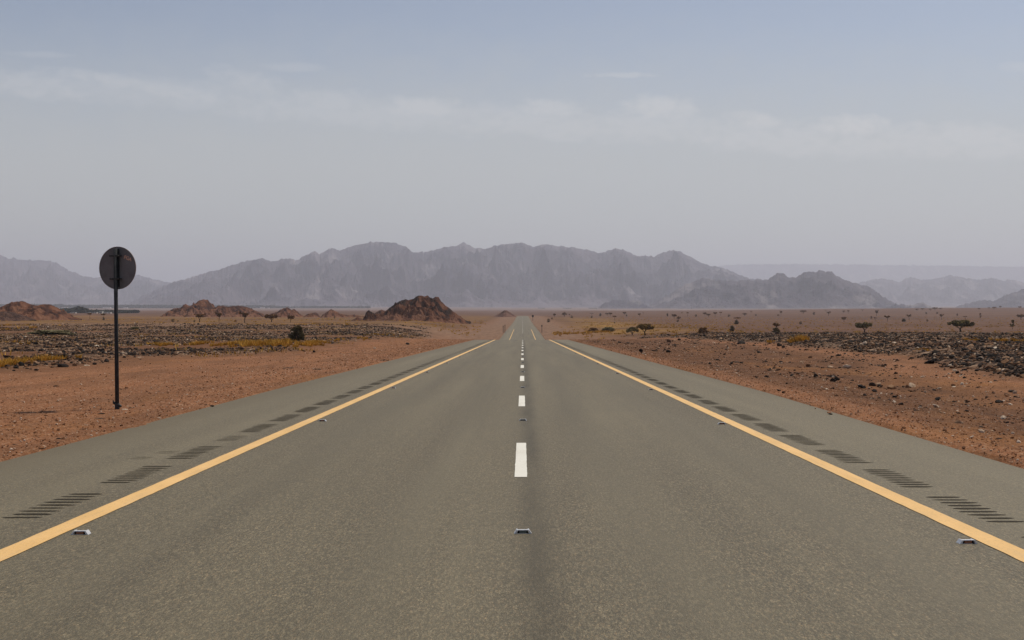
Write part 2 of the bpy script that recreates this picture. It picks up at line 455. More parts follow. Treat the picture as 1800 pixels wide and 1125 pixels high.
def mat_simple(name, c, rough=.7, spec=.3, var=.25, scale=8, metal=0, obj=True):
    m = MatB(name, rough, spec); p = m.objc() if obj else m.pos()
    n = m.noise(p, scale, 5, .6)
    d = tuple(x * (1 - var) for x in c); l = tuple(min(1, x * (1 + var)) for x in c)
    m.color(m.mix(m.ramp(n, [(.3, 0), (.7, 1)]), d, l)); m.b.inputs['Metallic'].default_value = metal
    return m.m
def mat_tone(name, stops, rough=.9, bump=0):
    """colour by the random tone stored on every stone or leaf"""
    m = MatB(name, rough, .15); a = m.attr('tone'); p = m.pos()
    n = m.noise(p, 6, 4, .65)
    f = m.math('ADD', a, m.math('MULTIPLY', m.math('SUBTRACT', n, .5), .35))
    m.color(m.ramp(f, stops))
    if bump: m.bump(m.noise(p, 14, 5, .7), .8, bump)
    return m.m
def mat_mountain(name, dark, mid, pale, s=1.0):
    m = MatB(name, .95, .05); p = m.pos()
    n = m.noise(m.mapv(p, (1, 1, 1)), .0016 * s, 7, .68)
    col = m.mix(m.ramp(n, [(.38, 0), (.6, 1)]), dark, mid)
    sc_ = m.noise(m.mapv(p, (2.6, 1.2, .5)), .0014 * s, 6, .6)
    col = m.mix(m.ramp(sc_, [(.56, 0), (.66, .8)]), col, pale)
    col = m.mix(m.math('MULTIPLY', m.attr('fan'), .45), col, pale)
    m.color(col)
    m.bump(m.noise(p, .006 * s, 6, .7), .9, 40 / s)
    return m.m
def mat_hill(name, dark, red, tan):
    m = MatB(name, .95, .08); p = m.objc()
    n = m.noise(p, .16, 7, .7)
    a = m.attr('crag')
    f = m.math('ADD', m.math('MULTIPLY', a, .9), m.math('MULTIPLY', m.math('SUBTRACT', n, .5), 1.3))
    m.color(m.ramp(f, [(.20, tan), (.46, red), (.60, tuple((x + y) / 2 for x, y in zip(dark, red))), (.78, dark)]))
    m.bump(m.noise(p, .8, 6, .75), .9, .8)
    return m.m

M_ground = mat_ground()
M_asph = mat_asphalt()
M_yellow = mat_paint('yellow_line_paint', (.74, .45, .16), (.84, .52, .20), .45)
M_white = mat_paint('white_line_paint', (.74, .71, .62), (.80, .77, .69), .2)
M_groove = mat_simple('milled_shade_and_scuff', (.048, .040, .029), .95, .1, .45, 40, obj=False)  # fresh-cut asphalt tone with the shade inside the grooves painted in; scuffs too
M_alu = mat_simple('cast_aluminium', (.62, .62, .64), .45, .5, .2, 60, metal=.3)
M_lens_a = mat_simple('amber_reflector', (.20, .055, .008), .25, .5, .3, 50)
M_lens_d = mat_simple('dusty_clear_reflector', (.06, .065, .05), .3, .5, .3, 50)
M_recess = mat_simple('black_recess', (.01, .01, .012), .8, .2, .2, 30)
M_signback = mat_simple('weathered_sign_back', (.150, .145, .150), .8, .2, .18, 5)
M_rim = mat_simple('sign_rim', (.20, .15, .14), .6, .3, .2, 8)
M_pole = mat_simple('dark_galvanised_post', (.036, .037, .040), .9, .15, .3, 12)
M_bolt = mat_simple('black_bolt_steel', (.025, .024, .024), .6, .4, .3, 40)
M_graff = mat_simple('faded_red_paint', (.62, .36, .26), .8, .2, .3, 60)
M_stone = mat_tone('rubble_stone', [(.0, (.014, .011, .010)), (.30, (.050, .033, .024)), (.55, (.135, .066, .035)), (.8, (.29, .158, .082)), (1, (.66, .54, .42))], .9, .03)
M_pebble = mat_tone('verge_pebble', [(.0, (.06, .034, .022)), (.3, (.17, .072, .032)), (.7, (.28, .130, .062)), (1, (.62, .48, .37))])
M_grass = mat_tone('dry_yellow_grass', [(0, (.28, .15, .025)), (.4, (.52, .275, .04)), (1, (.74, .43, .09))])
M_leaf_b = mat_tone('ochre_acacia_leaf', [(0, (.09, .046, .022)), (.5, (.20, .102, .042)), (1, (.30, .16, .065))])
M_leaf_g = mat_tone('olive_acacia_leaf', [(0, (.09, .068, .028)), (.5, (.18, .135, .054)), (1, (.27, .20, .08))])
M_leaf_o = mat_tone('golden_acacia_leaf', [(0, (.12, .070, .02)), (.5, (.23, .14, .038)), (1, (.34, .21, .06))])
M_leaf_d = mat_tone('dark_bush_leaf', [(0, (.045, .034, .018)), (.5, (.095, .072, .034)), (1, (.16, .12, .052))])
M_bark = mat_simple('acacia_bark', (.06, .042, .032), .95, .1, .35, 5)
M_mound = mat_tone('grey_green_shrub_leaf', [(0, (.10, .088, .045)), (.5, (.20, .175, .09)), (1, (.32, .26, .15))])

# ------------------------------------------------------------------ ground sheet
def axis_x():
    a = [0, 2.5, 4.6]
    a += list(np.arange(5.2, 7.6, .1))
    s = .12; x = a[-1]
    while x < 44000:
        x += s; s *= 1.031; a.append(x)
    a = np.array(a); return np.concatenate([-a[:0:-1], a])
def axis_y():
    a = list(np.arange(-14, 40, .24)); y = a[-1]
    while y < 45500:
        y += max(.24, y * .0125); a.append(y)
    return np.array(a)
AX, AY = axis_x(), axis_y()
def road_l(y): return -np.interp(y, [0, 15, 34, 400], [6.45, 6.5, 6.72, 6.8])
def road_r(y): return np.interp(y, [0, 14, 31, 400], [5.85, 5.92, 6.28, 6.4])
def grid_faces(nx, ny):
    i = np.arange(nx - 1)[None, :] + np.arange(ny - 1)[:, None] * nx
    return np.stack([i, i + 1, i + 1 + nx, i + nx], -1).reshape(-1, 4)
def build_ground():
    X, Y = np.meshgrid(AX, AY)
    Z = ground_z(X, Y)
    zr = EYE - road_d(Y)
    l, r = -road_l(Y), road_r(Y)
    e = np.where(X < 0, -X - l, X - r)              # distance outside the asphalt
    jag = fbm(X * 3.0, Y * 1.6, 3) * .12 + fbm(X * .2, Y * .35 + 3, 2) * .16
    shoulder = np.where(Y < 1700, 1.0, 1 - sstep(1700, 2100, Y))
    under = sstep(-.12, .16, e + jag)
    zin = zr - .16
    zout = Z + .012 + np.clip(fbm(X * 2.2, Y * 2.2, 3), -.6, .9) * .022
    Zf = np.where(e < .3, zin * (1 - under) + zout * under, zout)
    Z = Z * (1 - shoulder) + Zf * shoulder
    rub = rubble_mask(X, Y)
    Z = Z + rub * fbm(X * .8, Y * .8, 3) * .10 * (Y < 500)
    plain = np.where(X > 0, sstep(255, 300, Y) * sstep(15, 30, X), sstep(360, 460, Y + fbm(X * .03, Y * .02, 2) * 60) * sstep(14, 30, -X))
    plain = np.maximum(plain, sstep(1500, 2200, Y))
    grass = np.where(X < 0, sstep(300, 400, Y) * (1 - sstep(1100, 1700, Y)) * sstep(16, 40, -X) * .55, sstep(260, 420, Y) * (1 - sstep(900, 1500, Y)) * np.exp(-((X - 26 - .03 * Y) / (10 + .02 * Y)) ** 2))
    grass = np.maximum(grass, rub * (X < 0) * .55 * sstep(.1, .35, fbm(X * .06 + 8, Y * .05, 3)))
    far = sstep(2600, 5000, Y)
    scrub = sstep(.3, 2.0, X - road_r(Y)) * (1 - sstep(-3.5, -.8, X - right_edge(Y))) * (1 - sstep(140, 240, Y)) * (Y < 260)
    stony = np.where(X < 0, sstep(-3, 3, -X - left_edge(Y)), sstep(-1, 1.5, X - right_edge(Y))) * (Y < 1200)
    verge_far = sstep(150, 420, Y) * (1 - plain)
    V = np.stack([X, Y, Z], -1).reshape(-1, 3)
    o = np_obj('ground', V, grid_faces(len(AX), len(AY)), M_ground, smooth=True,
               attrs={'rubble': ('POINT', rub), 'plain': ('POINT', plain), 'grass': ('POINT', grass), 'far': ('POINT', far), 'scrub': ('POINT', scrub), 'stony': ('POINT', stony), 'verge_far': ('POINT', verge_far)})
    tag(o, kind='structure')
build_ground()

# ------------------------------------------------------------------ road and its markings
def strip(y0, y1, xl, xr, dz, nx=2, step=.25, grow=.0125, jag=0, seed=0):
    ys = [y0]
    while ys[-1] < y1:
        ys.append(min(y1, ys[-1] + max(step, ys[-1] * grow)))
    ys = np.array(ys); t = np.linspace(0, 1, nx)
    a = (xl(ys) if callable(xl) else np.full(len(ys), xl)) + (gnoise(ys * 2.3 + seed, ys * 0 + seed) + gnoise(ys * 9 + seed, ys * 0)) * jag
    b = (xr(ys) if callable(xr) else np.full(len(ys), xr)) + (gnoise(ys * 2.1 - seed, ys * 0 + 5) + gnoise(ys * 8.3 - seed, ys * 0)) * jag
    X = a[:, None] * (1 - t) + b[:, None] * t
    Y = np.repeat(ys[:, None], nx, 1)
    Z = EYE - road_d(Y) + dz
    return np.stack([X, Y, Z], -1).reshape(-1, 3), grid_faces(nx, len(ys))
V, Fc = strip(-14, 1900, road_l, road_r, 0, nx=13)
road = tag(np_obj('road', V, Fc, M_asph), kind='structure')
for side, xc in ((-1, -3.82), (1, 3.66)):
    V, Fc = strip(-14, 520, xc - .10, xc + .10, .005, nx=3, step=.2, jag=.006, seed=side * 3 + 10)
    V[:, 2] += .00002 * np.clip(V[:, 1], 0, 1600)
    o = np_obj('edge_line', V, Fc, M_yellow, road)
k = 0
y = 13.33
while y < 175:
    V, Fc = strip(y, y + 3.95, -.022 - .07, -.022 + .07, .005, nx=3, step=.13, jag=.004, seed=k)
    if k == 0: pass
    np_obj('lane_dash', V, Fc, M_white, road)
    y += 12.0; k += 1
V = []; Fs = []; n0 = 0
y = 433.0
while y < 1300:
    v, f = strip(y, y + 3.95, -.1, .06, .03, nx=2, step=2); V.append(v); Fs.append(f + n0); n0 += len(v); y += 12
tag(np_obj('distant_lane_dashes', np.concatenate(V), np.concatenate(Fs), M_white, road), kind='stuff')
def rumble(xa, xb, y0, n, fade=1.0):  # flat strips, not cut in: groove shade is put into their dark colour
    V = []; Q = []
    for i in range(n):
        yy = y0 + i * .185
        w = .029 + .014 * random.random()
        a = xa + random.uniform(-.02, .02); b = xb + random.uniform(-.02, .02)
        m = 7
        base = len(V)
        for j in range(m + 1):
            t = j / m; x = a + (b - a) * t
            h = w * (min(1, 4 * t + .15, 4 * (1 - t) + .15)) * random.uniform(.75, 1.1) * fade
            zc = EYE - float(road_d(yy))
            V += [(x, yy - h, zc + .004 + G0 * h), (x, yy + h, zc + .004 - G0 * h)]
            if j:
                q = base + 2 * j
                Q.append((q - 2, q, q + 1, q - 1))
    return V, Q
rng_rows = []
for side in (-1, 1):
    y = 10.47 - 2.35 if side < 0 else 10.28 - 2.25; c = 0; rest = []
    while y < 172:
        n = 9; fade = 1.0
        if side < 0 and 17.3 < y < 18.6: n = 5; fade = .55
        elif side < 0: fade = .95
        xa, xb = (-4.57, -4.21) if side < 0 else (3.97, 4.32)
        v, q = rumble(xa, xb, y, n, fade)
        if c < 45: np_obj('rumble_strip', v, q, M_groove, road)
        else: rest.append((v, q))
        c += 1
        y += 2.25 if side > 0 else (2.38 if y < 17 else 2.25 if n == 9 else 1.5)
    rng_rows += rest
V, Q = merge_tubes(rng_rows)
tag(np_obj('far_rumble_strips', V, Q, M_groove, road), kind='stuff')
# scuffs on the left shoulder
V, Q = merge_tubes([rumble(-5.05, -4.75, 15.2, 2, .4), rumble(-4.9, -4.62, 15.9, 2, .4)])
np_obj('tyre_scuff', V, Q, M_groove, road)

# ------------------------------------------------------------------ road studs
def make_stud(amber):
    root = empty('road_stud')
    bm = bmesh.new()
    h, wt, wb = .029, .098, .142
    add_prism(bm, [(-wb / 2, 0), (-wt / 2 - .002, 0), (-wt / 2 + .008, h), (-wt / 2 - .001, h + .001)], -.034, .04)   # left cheek
    add_prism(bm, [(wb / 2, 0), (wt / 2 + .001, h + .001), (wt / 2 - .008, h), (wt / 2 + .002, 0)], -.034, .04)      # right cheek
    add_box(bm, (0, -.008, h - .0016), (wt - .012, .036, .004), bevel=.001)                                         # bridge plate
    add_box(bm, (0, .028, h / 2 - .004), (wt - .012, .02, h - .010), Matrix.Rotation(-.5, 4, 'X'))                                               # rear wall
    add_box(bm, (0, -.036, .0008), (wt, .005, .0016))                                                               # front sill
    bm_obj('casting', bm, M_alu, root)
    bm = bmesh.new(); add_box(bm, (0, -.020, h / 2 - .0025), (wt - .040, .004, h - .009), Matrix.Rotation(math.radians(-12), 4, 'X'))
    bm_obj('reflector', bm, M_lens_a if amber else M_lens_d, root)
    bm = bmesh.new(); add_box(bm, (0, .002, h / 2 - .003), (wt - .016, .026, h - .008)); bm_obj('socket', bm, M_recess, root)
    return root
def copy_tree(o, parent=None):
    c = o.copy(); COL.objects.link(c)
    if parent is not None: c.parent = parent
    for ch in [k for k in o.children]:
        copy_tree(ch, c)
    return c
protoA, protoD = make_stud(True), make_stud(False)
usedA = usedD = False
ORD = ['nearest', 'second nearest', 'third nearest', 'fourth nearest', 'fifth nearest', 'sixth nearest', 'seventh nearest', 'eighth nearest', 'ninth nearest', 'tenth nearest']
for line, x0, y0, dy in (('left yellow line', -3.575, 9.66, 11.65), ('centre dashes', 0.0, 9.71, 11.75), ('right yellow line', 3.44, 9.25, 11.4)):
    for i in range(9):
        amber = line != 'centre dashes'
        if amber: s = protoA if not usedA else copy_tree(protoA); usedA = True
        else: s = protoD if not usedD else copy_tree(protoD); usedD = True
        yy = y0 + i * dy
        s.location = (x0, yy, EYE - float(road_d(yy)) + .001)
        s.rotation_euler = (-math.atan(G0), 0, random.uniform(-.05, .05))
        look = 'amber and silver' if amber else 'clear and silver'
        rel = 'just inside the' if amber else 'in line with the'
        tag(s, f'{look} road stud {rel} {line}, {ORD[i]} of its row', 'road stud', f'road studs along the {line}')

# ------------------------------------------------------------------ the round sign seen from behind
def build_sign():
    x0, y0 = (206 - CX) / F * 24.35, 24.35
    z0 = float(ground_z(x0, y0))
    zb = EYE - (720 - HY) / F * y0
    root = tag(empty('road_sign', (x0, y0, zb)), 'dark round road sign seen from behind on a thin post beside the left shoulder', 'road sign')
    lean = math.radians(.75)
    root.rotation_euler = (0, -lean, math.radians(-17))
    H = 3.28
    bm = bmesh.new(); add_cyl(bm, (0, 0, -.25), (0, 0, H + .0), .040, .038, 20); bm_obj('post', bm, M_pole, root, True)
    for p in bpy.data.objects['post'].data.polygons: p.use_smooth = abs(p.normal.z) < .5
    R = .436; zc = H - R + .045
    xoff = -.005
    bm = bmesh.new()
    add_cyl(bm, (xoff, .075, zc), (xoff, .079, zc), R - .006, R - .006, 72)
    disc = bm_obj('disc', bm, M_signback, root)
    # turned-over rim
    V = []; Q = []; n = 96
    for k in range(n):
        a = 2 * math.pi * k / n
        for rr, yy in ((R, .083), (R + .002, .066), (R - .004, .064), (R - .008, .072)):
            V.append((xoff + rr * math.cos(a), yy, zc + rr * math.sin(a)))
    for k in range(n):
        for j in range(4):
            Q.append((k * 4 + j, ((k + 1) % n) * 4 + j, ((k + 1) % n) * 4 + (j + 1) % 4, k * 4 + (j + 1) % 4))
    np_obj('rim', V, Q, M_rim, root)
    # stiffening rail down the back of the disc
    bm = bmesh.new()
    add_box(bm, (xoff + .012, .064, zc), (.072, .02, 2 * R - .10), bevel=.002)
    add_box(bm, (xoff - .020, .048, zc), (.006, .02, 2 * R - .10)); add_box(bm, (xoff + .046, .048, zc), (.006, .02, 2 * R - .10))
    bm_obj('rail', bm, M_pole, root)
    for dz in (.245, -.225):
        bm = bmesh.new()
        add_box(bm, (0, -.005, zc + dz), (.155, .075, .034), bevel=.006)
        cl = bm_obj('clamp', bm, M_bolt, root)
        for sx in (-1, 1):
            bm = bmesh.new()
            add_cyl(bm, (sx * .088, -.055, zc + dz), (sx * .088, .07, zc + dz), .013, .013, 8)
            add_cyl(bm, (sx * .088, -.062, zc + dz), (sx * .088, -.045, zc + dz), .021, .021, 6)
            bm_obj('bolt', bm, M_bolt, cl)
    # collar near the ground with two bolt lugs
    bm = bmesh.new(); add_cyl(bm, (0, 0, -.05), (0, 0, .13), .05, .047, 16)
    add_box(bm, (-.055, -.01, .135), (.06, .05, .045), Matrix.Rotation(.5, 4, 'Y'), .006)
    add_box(bm, (.065, -.01, .085), (.085, .05, .045), Matrix.Rotation(.55, 4, 'Y'), .006)
    co = bm_obj('collar', bm, M_bolt, root)
    bm = bmesh.new(); add_cyl(bm, (-.085, -.01, .15), (-.085, -.01, .19), .012, .012, 8); bm_obj('bolt', bm, M_bolt, co)
    # faded marks at the upper right of the disc
    cu = bpy.data.curves.new('graffiti', 'FONT'); cu.body = 'FGA'; cu.size = .10; cu.extrude = .0005; cu.align_x = 'CENTER'; cu.align_y = 'CENTER'; cu.offset = .002
    to = bpy.data.objects.new('tmp', cu); COL.objects.link(to)
    dg = bpy.context.evaluated_depsgraph_get(); me = bpy.data.meshes.new_from_object(to.evaluated_get(dg))
    bpy.data.objects.remove(to)
    me.materials.clear(); me.materials.append(M_graff)
    g = bpy.data.objects.new('graffiti', me); link(g, root)
    g.location = (xoff + .245, .0725, zc + .19); g.rotation_euler = (math.radians(90), math.radians(20), 0)
build_sign()

# ------------------------------------------------------------------ far posts and sign by the dip of the road
def marker_post(px, py, h, label, head=False):
    x, y, _ = pix_ground(px, py, 380, 700); y = 442.0 if abs(px - 919) < 60 else y
    x = (px - CX) / F * y
    root = tag(empty('marker_post', (x, y, float(ground_z(x, y)))), label, 'marker post', 'marker posts beside the dip in the road')
    bm = bmesh.new(); add_box(bm, (0, 0, h / 2 - .2), (.20, .2, h + .4), bevel=.02); bm_obj('post', bm, M_bolt, root)
    bm = bmesh.new(); add_box(bm, (0, -.02, h - .35), (.42 if head else .26, .24, .55), bevel=.02); bm_obj('head', bm, M_bolt, root)
marker_post(884.5, 584, 2.7, 'thin dark marker post left of the far road, farther from the asphalt')
marker_post(887.6, 584, 3.0, 'taller thin dark marker post closest to the left edge of the far road')
marker_post(952.5, 584, 2.9, 'dark marker post with reddish head on the right verge of the far road', True)
def far_sign():
    y = 930.0; x = 17.6 / F * y
    root = tag(empty('far_road_sign', (x, y, float(ground_z(x, y)))), 'tiny far dark road sign right of where the road meets the plain', 'road sign')
    bm = bmesh.new(); add_cyl(bm, (0, 0, -.5), (0, 0, 4.0), .16, .12, 8); bm_obj('post', bm, M_bolt, root)
    bm = bmesh.new(); add_cyl(bm, (0, -.10, 3.7), (0, -.16, 3.7), .85, .85, 24); bm_obj('disc', bm, M_bolt, root)
far_sign()

# ------------------------------------------------------------------ leaves, trees, bushes
def leaf_cloud(centers, radii, n, size, flat=.55):
    """n small triangles spread through ellipsoids; centers (k,3), radii (k,3)"""
    k = len(centers); centers = np.array(centers); radii = np.array(radii)
    wgt = radii.prod(1) ** (2 / 3); idx = RNG.choice(k, n, p=wgt / wgt.sum())
    d = RNG.normal(size=(n, 3)); d /= np.linalg.norm(d, axis=1)[:, None]
    r = RNG.random(n) ** (1 / 2.2)
    c = centers[idx] + d * radii[idx] * r[:, None]
    a = RNG.normal(size=(n, 3)); a[:, 2] *= flat; a /= np.linalg.norm(a, axis=1)[:, None]
    b = np.cross(a, RNG.normal(size=(n, 3)) * np.array([flat, flat, 1])); b /= np.linalg.norm(b, axis=1)[:, None]
    s = size * RNG.uniform(.5, 1.5, n)[:, None]
    V = np.stack([c - a * s - b * s * .45, c + a * s - b * s * .3, c + b * s * .8], 1).reshape(-1, 3)
    tone_c = RNG.random(k)
    tone = np.clip(tone_c[idx] * .55 + RNG.random(n) * .5, 0, 1)
    return V, np.arange(3 * n).reshape(-1, 3), np.repeat(tone, 3)
def tree_meshes(kind, n, seed):
    """unit tree: height 1, crown about 1 wide; returns trunk (verts, quads) and crown mesh data"""
    rd = random.Random(seed)
    tubes = []; tips = []
    stems = {'umbrella': 3, 'vase': 2, 'thin': 1, 'wide': 4, 'bushy': 3, 'hour': 2}[kind]
    base_h = {'umbrella': .62, 'vase': .72, 'thin': .80, 'wide': .66, 'bushy': .5, 'hour': .7}[kind]
    fork = {'umbrella': .28, 'vase': .3, 'thin': .6, 'wide': .14, 'bushy': .12, 'hour': .3}[kind]
    root = Vector((0, 0, -.05)); f = Vector((rd.uniform(-.03, .03), 0, fork))
    tubes.append(tube([root, f * .5, f], [.040, .030, .026]))
    for s in range(stems):
        a = 2 * math.pi * (s + rd.uniform(-.2, .2)) / stems + .3
        rr = .26 if kind in ('umbrella', 'wide') else .16
        e = Vector((math.cos(a) * rr, math.sin(a) * rr * .8, base_h))
        m = f.lerp(e, .5) + Vector((rd.uniform(-.03, .03), rd.uniform(-.03, .03), .0))
        tubes.append(tube([f, m, e], [.022, .016, .010], 5)); tips.append(e)
        for q in range(3):
            b = a + rd.uniform(-1.2, 1.2)
            e2 = e + Vector((math.cos(b) * .17, math.sin(b) * .17, rd.uniform(.05, .14)))
            tubes.append(tube([m.lerp(e, .6), e2], [.011, .004], 4)); tips.append(e2)
    C = []; R = []
    if kind == 'umbrella':
        for i in range(44):
            a = rd.uniform(0, 6.28); r = math.sqrt(rd.random()) * .42
            C.append((math.cos(a) * r, math.sin(a) * r, .71 + rd.uniform(-.20, .20) * (1.05 - .5 * r / .42))); R.append((rd.uniform(.06, .11), rd.uniform(.06, .11), rd.uniform(.09, .15)))
    elif kind == 'wide':
        for i in range(42):
            a = rd.uniform(0, 6.28); r = math.sqrt(rd.random()) * .44
            C.append((math.cos(a) * r, math.sin(a) * r, .74 - .25 * (r / .44) ** 2 + rd.uniform(-.12, .12))); R.append((rd.uniform(.06, .10), rd.uniform(.06, .10), rd.uniform(.07, .13)))
    elif kind == 'vase':
        for i in range(22):
            a = rd.uniform(0, 6.28); r = rd.random() * .42
            C.append((math.cos(a) * r, math.sin(a) * r, .66 + .22 * r / .42 + rd.uniform(-.12, .10))); R.append((rd.uniform(.06, .1), rd.uniform(.06, .1), rd.uniform(.04, .08)))
    elif kind == 'thin':
        for i in range(14):
            a = rd.uniform(0, 6.28); r = math.sqrt(rd.random()) * .42
            C.append((math.cos(a) * r, math.sin(a) * r, .88 + rd.uniform(-.05, .05))); R.append((.10, .10, .05))
    elif kind == 'bushy':
        for i in range(26):
            a = rd.uniform(0, 6.28); z = rd.uniform(.12, .85); r = rd.random() * .38 * math.sin(math.pi * min(.95, z * .8 + .15)) ** .6
            C.append((math.cos(a) * r, math.sin(a) * r, z)); R.append((rd.uniform(.09, .15),) * 2 + (rd.uniform(.08, .13),))
    else:
        for i in range(22):
            a = rd.uniform(0, 6.28); up = rd.random() < .55
            z = rd.uniform(.70, .92) if up else rd.uniform(.32, .55); r = rd.random() * (.30 if up else .42)
            C.append((math.cos(a) * r, math.sin(a) * r, z)); R.append((.10, .10, .07))
    size = .030 if n > 5000 else .040 if n > 2000 else .055 if n > 1000 else .085
    return merge_tubes(tubes), leaf_cloud(C, R, n, size, 1.0)
_cache = {}
LEAF = {'b': M_leaf_b, 'g': M_leaf_g, 'o': M_leaf_o, 'd': M_leaf_d}
def tree_proto(kind, leaf, n, seed):
    key = (kind, leaf, n, seed)
    if key not in _cache:
        (tv, tq), (cv, cf, tone) = tree_meshes(kind, n, seed + hash(kind) % 1 + len(kind) * 7)
        _cache[key] = (np_mesh('trunk', tv, tq, M_bark, True), np_mesh('crown', cv, cf, LEAF[leaf], attrs={'tone': ('POINT', tone)}))
    return _cache[key]
def tree(px, py, h, w, kind, leaf, label, group, name='acacia_tree', ymin=255, ymax=3400, dist=None):
    if dist: y = dist; x = (px - CX) / F * y; z = float(ground_z(x, y))
    else: x, y, z = pix_ground(px, py, ymin, ymax)
    n = 7000 if w > 28 else 2600 if w > 16 else 1100 if w > 9 else 460
    tm, cm = tree_proto(kind, leaf, n, random.randrange(3))
    root = empty(name, (x, y, z), random.uniform(0, 6.28) if w < 28 else random.uniform(-.4, .4))
    H, W = h * y / F, w * y / F
    tag(root, label, 'bush' if 'bush' in name or 'shrub' in name else 'tree', group)
    for nm, me in (('trunk', tm), ('crown', cm)):
        o = link(bpy.data.objects.new(nm, me), root); o.scale = (W, W, H)
    return root
_bush = {}
def bush(px, py, h, w, leaf, label, group=None, name='desert_bush', ymin=60, ymax=3400, dist=None):
    if dist: y = dist; x = (px - CX) / F * y; z = float(ground_z(x, y))
    else: x, y, z = pix_ground(px, py, ymin, ymax)
    n = 6000 if w > 18 else 1500 if w > 8 else 400
    key = (leaf, n, random.randrange(2))
    if key not in _bush:
        rd = random.Random(len(_bush)); C = []; R = []
        for i in range(60):
            a = rd.uniform(0, 6.28); t = rd.random(); t = min(t, .93); r = .40 * math.sqrt(rd.random()) * math.sqrt(max(.05, 1 - (2 * t - .7) ** 2 * .55))
            C.append((math.cos(a) * r, math.sin(a) * r, t * .82 + .02)); R.append((rd.uniform(.07, .14), rd.uniform(.07, .14), rd.uniform(.08, .16)))
        cv, cf, tone = leaf_cloud(C, R, n, .03 if n > 2000 else .055, 1)
        st = merge_tubes([tube([(0, 0, -.05), (math.cos(a) * .12, math.sin(a) * .12, .3), (math.cos(a) * .3, math.sin(a) * .3, .7)], [.022, .014, .005], 4) for a in np.arange(0, 6.2, .8)])
        _bush[key] = (np_mesh('foliage', cv, cf, {**LEAF, 'm': M_mound, 'y': M_grass}[leaf], attrs={'tone': ('POINT', tone)}), np_mesh('stems', st[0], st[1], M_bark))
    fm, sm = _bush[key]
    root = empty(name, (x, y, z), random.uniform(0, 6.28)); tag(root, label, 'bush', group)
    for nm, me in (('foliage', fm), ('stems', sm)):
        o = link(bpy.data.objects.new(nm, me), root); o.scale = (w * y / F, w * y / F, h * y / F)
    return root

GL = 'acacias on the grassy plain left of the road'
tree(158, 562, 12, 8.5, 'thin', 'b', 'small thin-stemmed acacia left of the round sign, farther from its post', GL, dist=760)
tree(182, 565, 12, 9, 'thin', 'b', 'small acacia above a dark bush, next left of the sign post', GL, dist=640)
tree(351, 571, 17, 24, 'vase', 'b', 'forked acacia with wide ochre crown, leftmost of the five by the red hills', GL, dist=455)
tree(385, 567, 17.5, 18, 'vase', 'b', 'leaning acacia in front of the sharp red hill, second of the five', GL, dist=520)
tree(430, 571, 21, 24, 'vase', 'b', 'tallest sparse ochre acacia, in the middle of the five by the red hills', GL, dist=450)
tree(477, 568, 15.5, 26, 'umbrella', 'b', 'flat-topped dark acacia, fourth of the five by the red hills', GL, dist=500)
tree(511, 569, 13, 15, 'umbrella', 'b', 'small round-topped acacia just above the large dark roadside bush', GL, dist=480)
bush(182, 566, 6, 6, 'd', 'small dark bush at the foot of the thin acacia beside the sign post', dist=635)
bush(304, 567, 7, 8, 'd', 'dark round bush alone below the left end of the red hills', dist=520)
bush(313, 567, 4, 4, 'd', 'tiny dark bush just right of the lone round bush below the red hills', dist=520)
bush(342, 568, 5, 5, 'd', 'tiny dark bush at the left foot of the forked acacia', dist=490)
bush(414, 568, 5, 6, 'b', 'small brown bush between the leaning acacia and the tallest one', dist=490)
bush(588, 560, 5, 4, 'd', 'tiny dark bush in front of the small pointed red hill', dist=900)
bush(522, 603, 31, 31, 'd', 'large dark olive bush in yellow grass left of the road', name='roadside_bush', dist=124)
bush(92, 588, 9, 95, 'm', 'wide low grey-green shrub mound in the rubble at far left', name='low_shrub', dist=165)
bush(237, 577, 6, 17, 'm', 'low dark green shrub just right of the sign post', name='low_shrub', dist=250)

GR = 'acacias scattered over the plain right of the road'
tree(974.5, 557.5, 6.5, 5.5, 'umbrella', 'b', 'small acacia nearest the far road on the right plain', GR)
tree(992, 556.5, 8, 10, 'wide', 'b', 'dense dark acacia clump just right of the smallest roadside acacia', GR)
tree(1001, 556, 4.5, 4, 'vase', 'b', 'tiny upright acacia touching the dense clump from the right', GR)
bush(1005, 559, 5, 6, 'd', 'tiny dark bush right of the dense acacia clump near the far road')
bush(964.5, 566.5, 7.5, 8, 'd', 'round dark bush on the right verge above the marker post')
bush(970, 561.5, 4, 5, 'b', 'small brown bush behind the round dark verge bush')
tree(1040, 554.5, 4, 8, 'thin', 'b', 'flat far acacia standing behind a small dark bush on the skyline', GR)
bush(1040.5, 559, 4.5, 5, 'd', 'small dark bush in front of the flat far acacia')
tree(1055, 556, 6, 5, 'bushy', 'd', 'small dark bushy acacia alone between the flat one and the pair', GR)
tree(1067, 555, 5, 7, 'umbrella', 'b', 'left acacia of a touching far pair above the golden grass', GR)
tree(1073, 555.5, 6.5, 7, 'umbrella', 'b', 'right taller acacia of a touching far pair above the golden grass', GR)
tree(1080.5, 564, 9, 8, 'thin', 'b', 'thin umbrella acacia standing over a tiny bush left of the golden acacias', GR)
bush(1080.5, 568.5, 3, 4.5, 'd', 'tiny dark bush at the foot of the thin umbrella acacia')
tree(1098, 554, 6, 8, 'umbrella', 'b', 'brownish far acacia behind the golden acacias, left one', GR)
bush(1101.5, 556, 4, 4, 'd', 'tiny dark bush right under the brownish far acacia')
tree(1124, 556, 5.5, 6, 'umbrella', 'b', 'small far acacia directly behind the golden acacia', GR)
tree(1130.5, 553, 3.5, 4, 'thin', 'b', 'tiniest far acacia behind the right side of the golden acacia', GR)
tree(1111, 581, 16, 24, 'wide', 'g', 'low dark olive acacia joined to the left of the golden one', GR, dist=330)
tree(1134, 585.5, 22, 35, 'umbrella', 'o', 'wide golden umbrella acacia rising behind the rubble, right of the road', GR, dist=300)
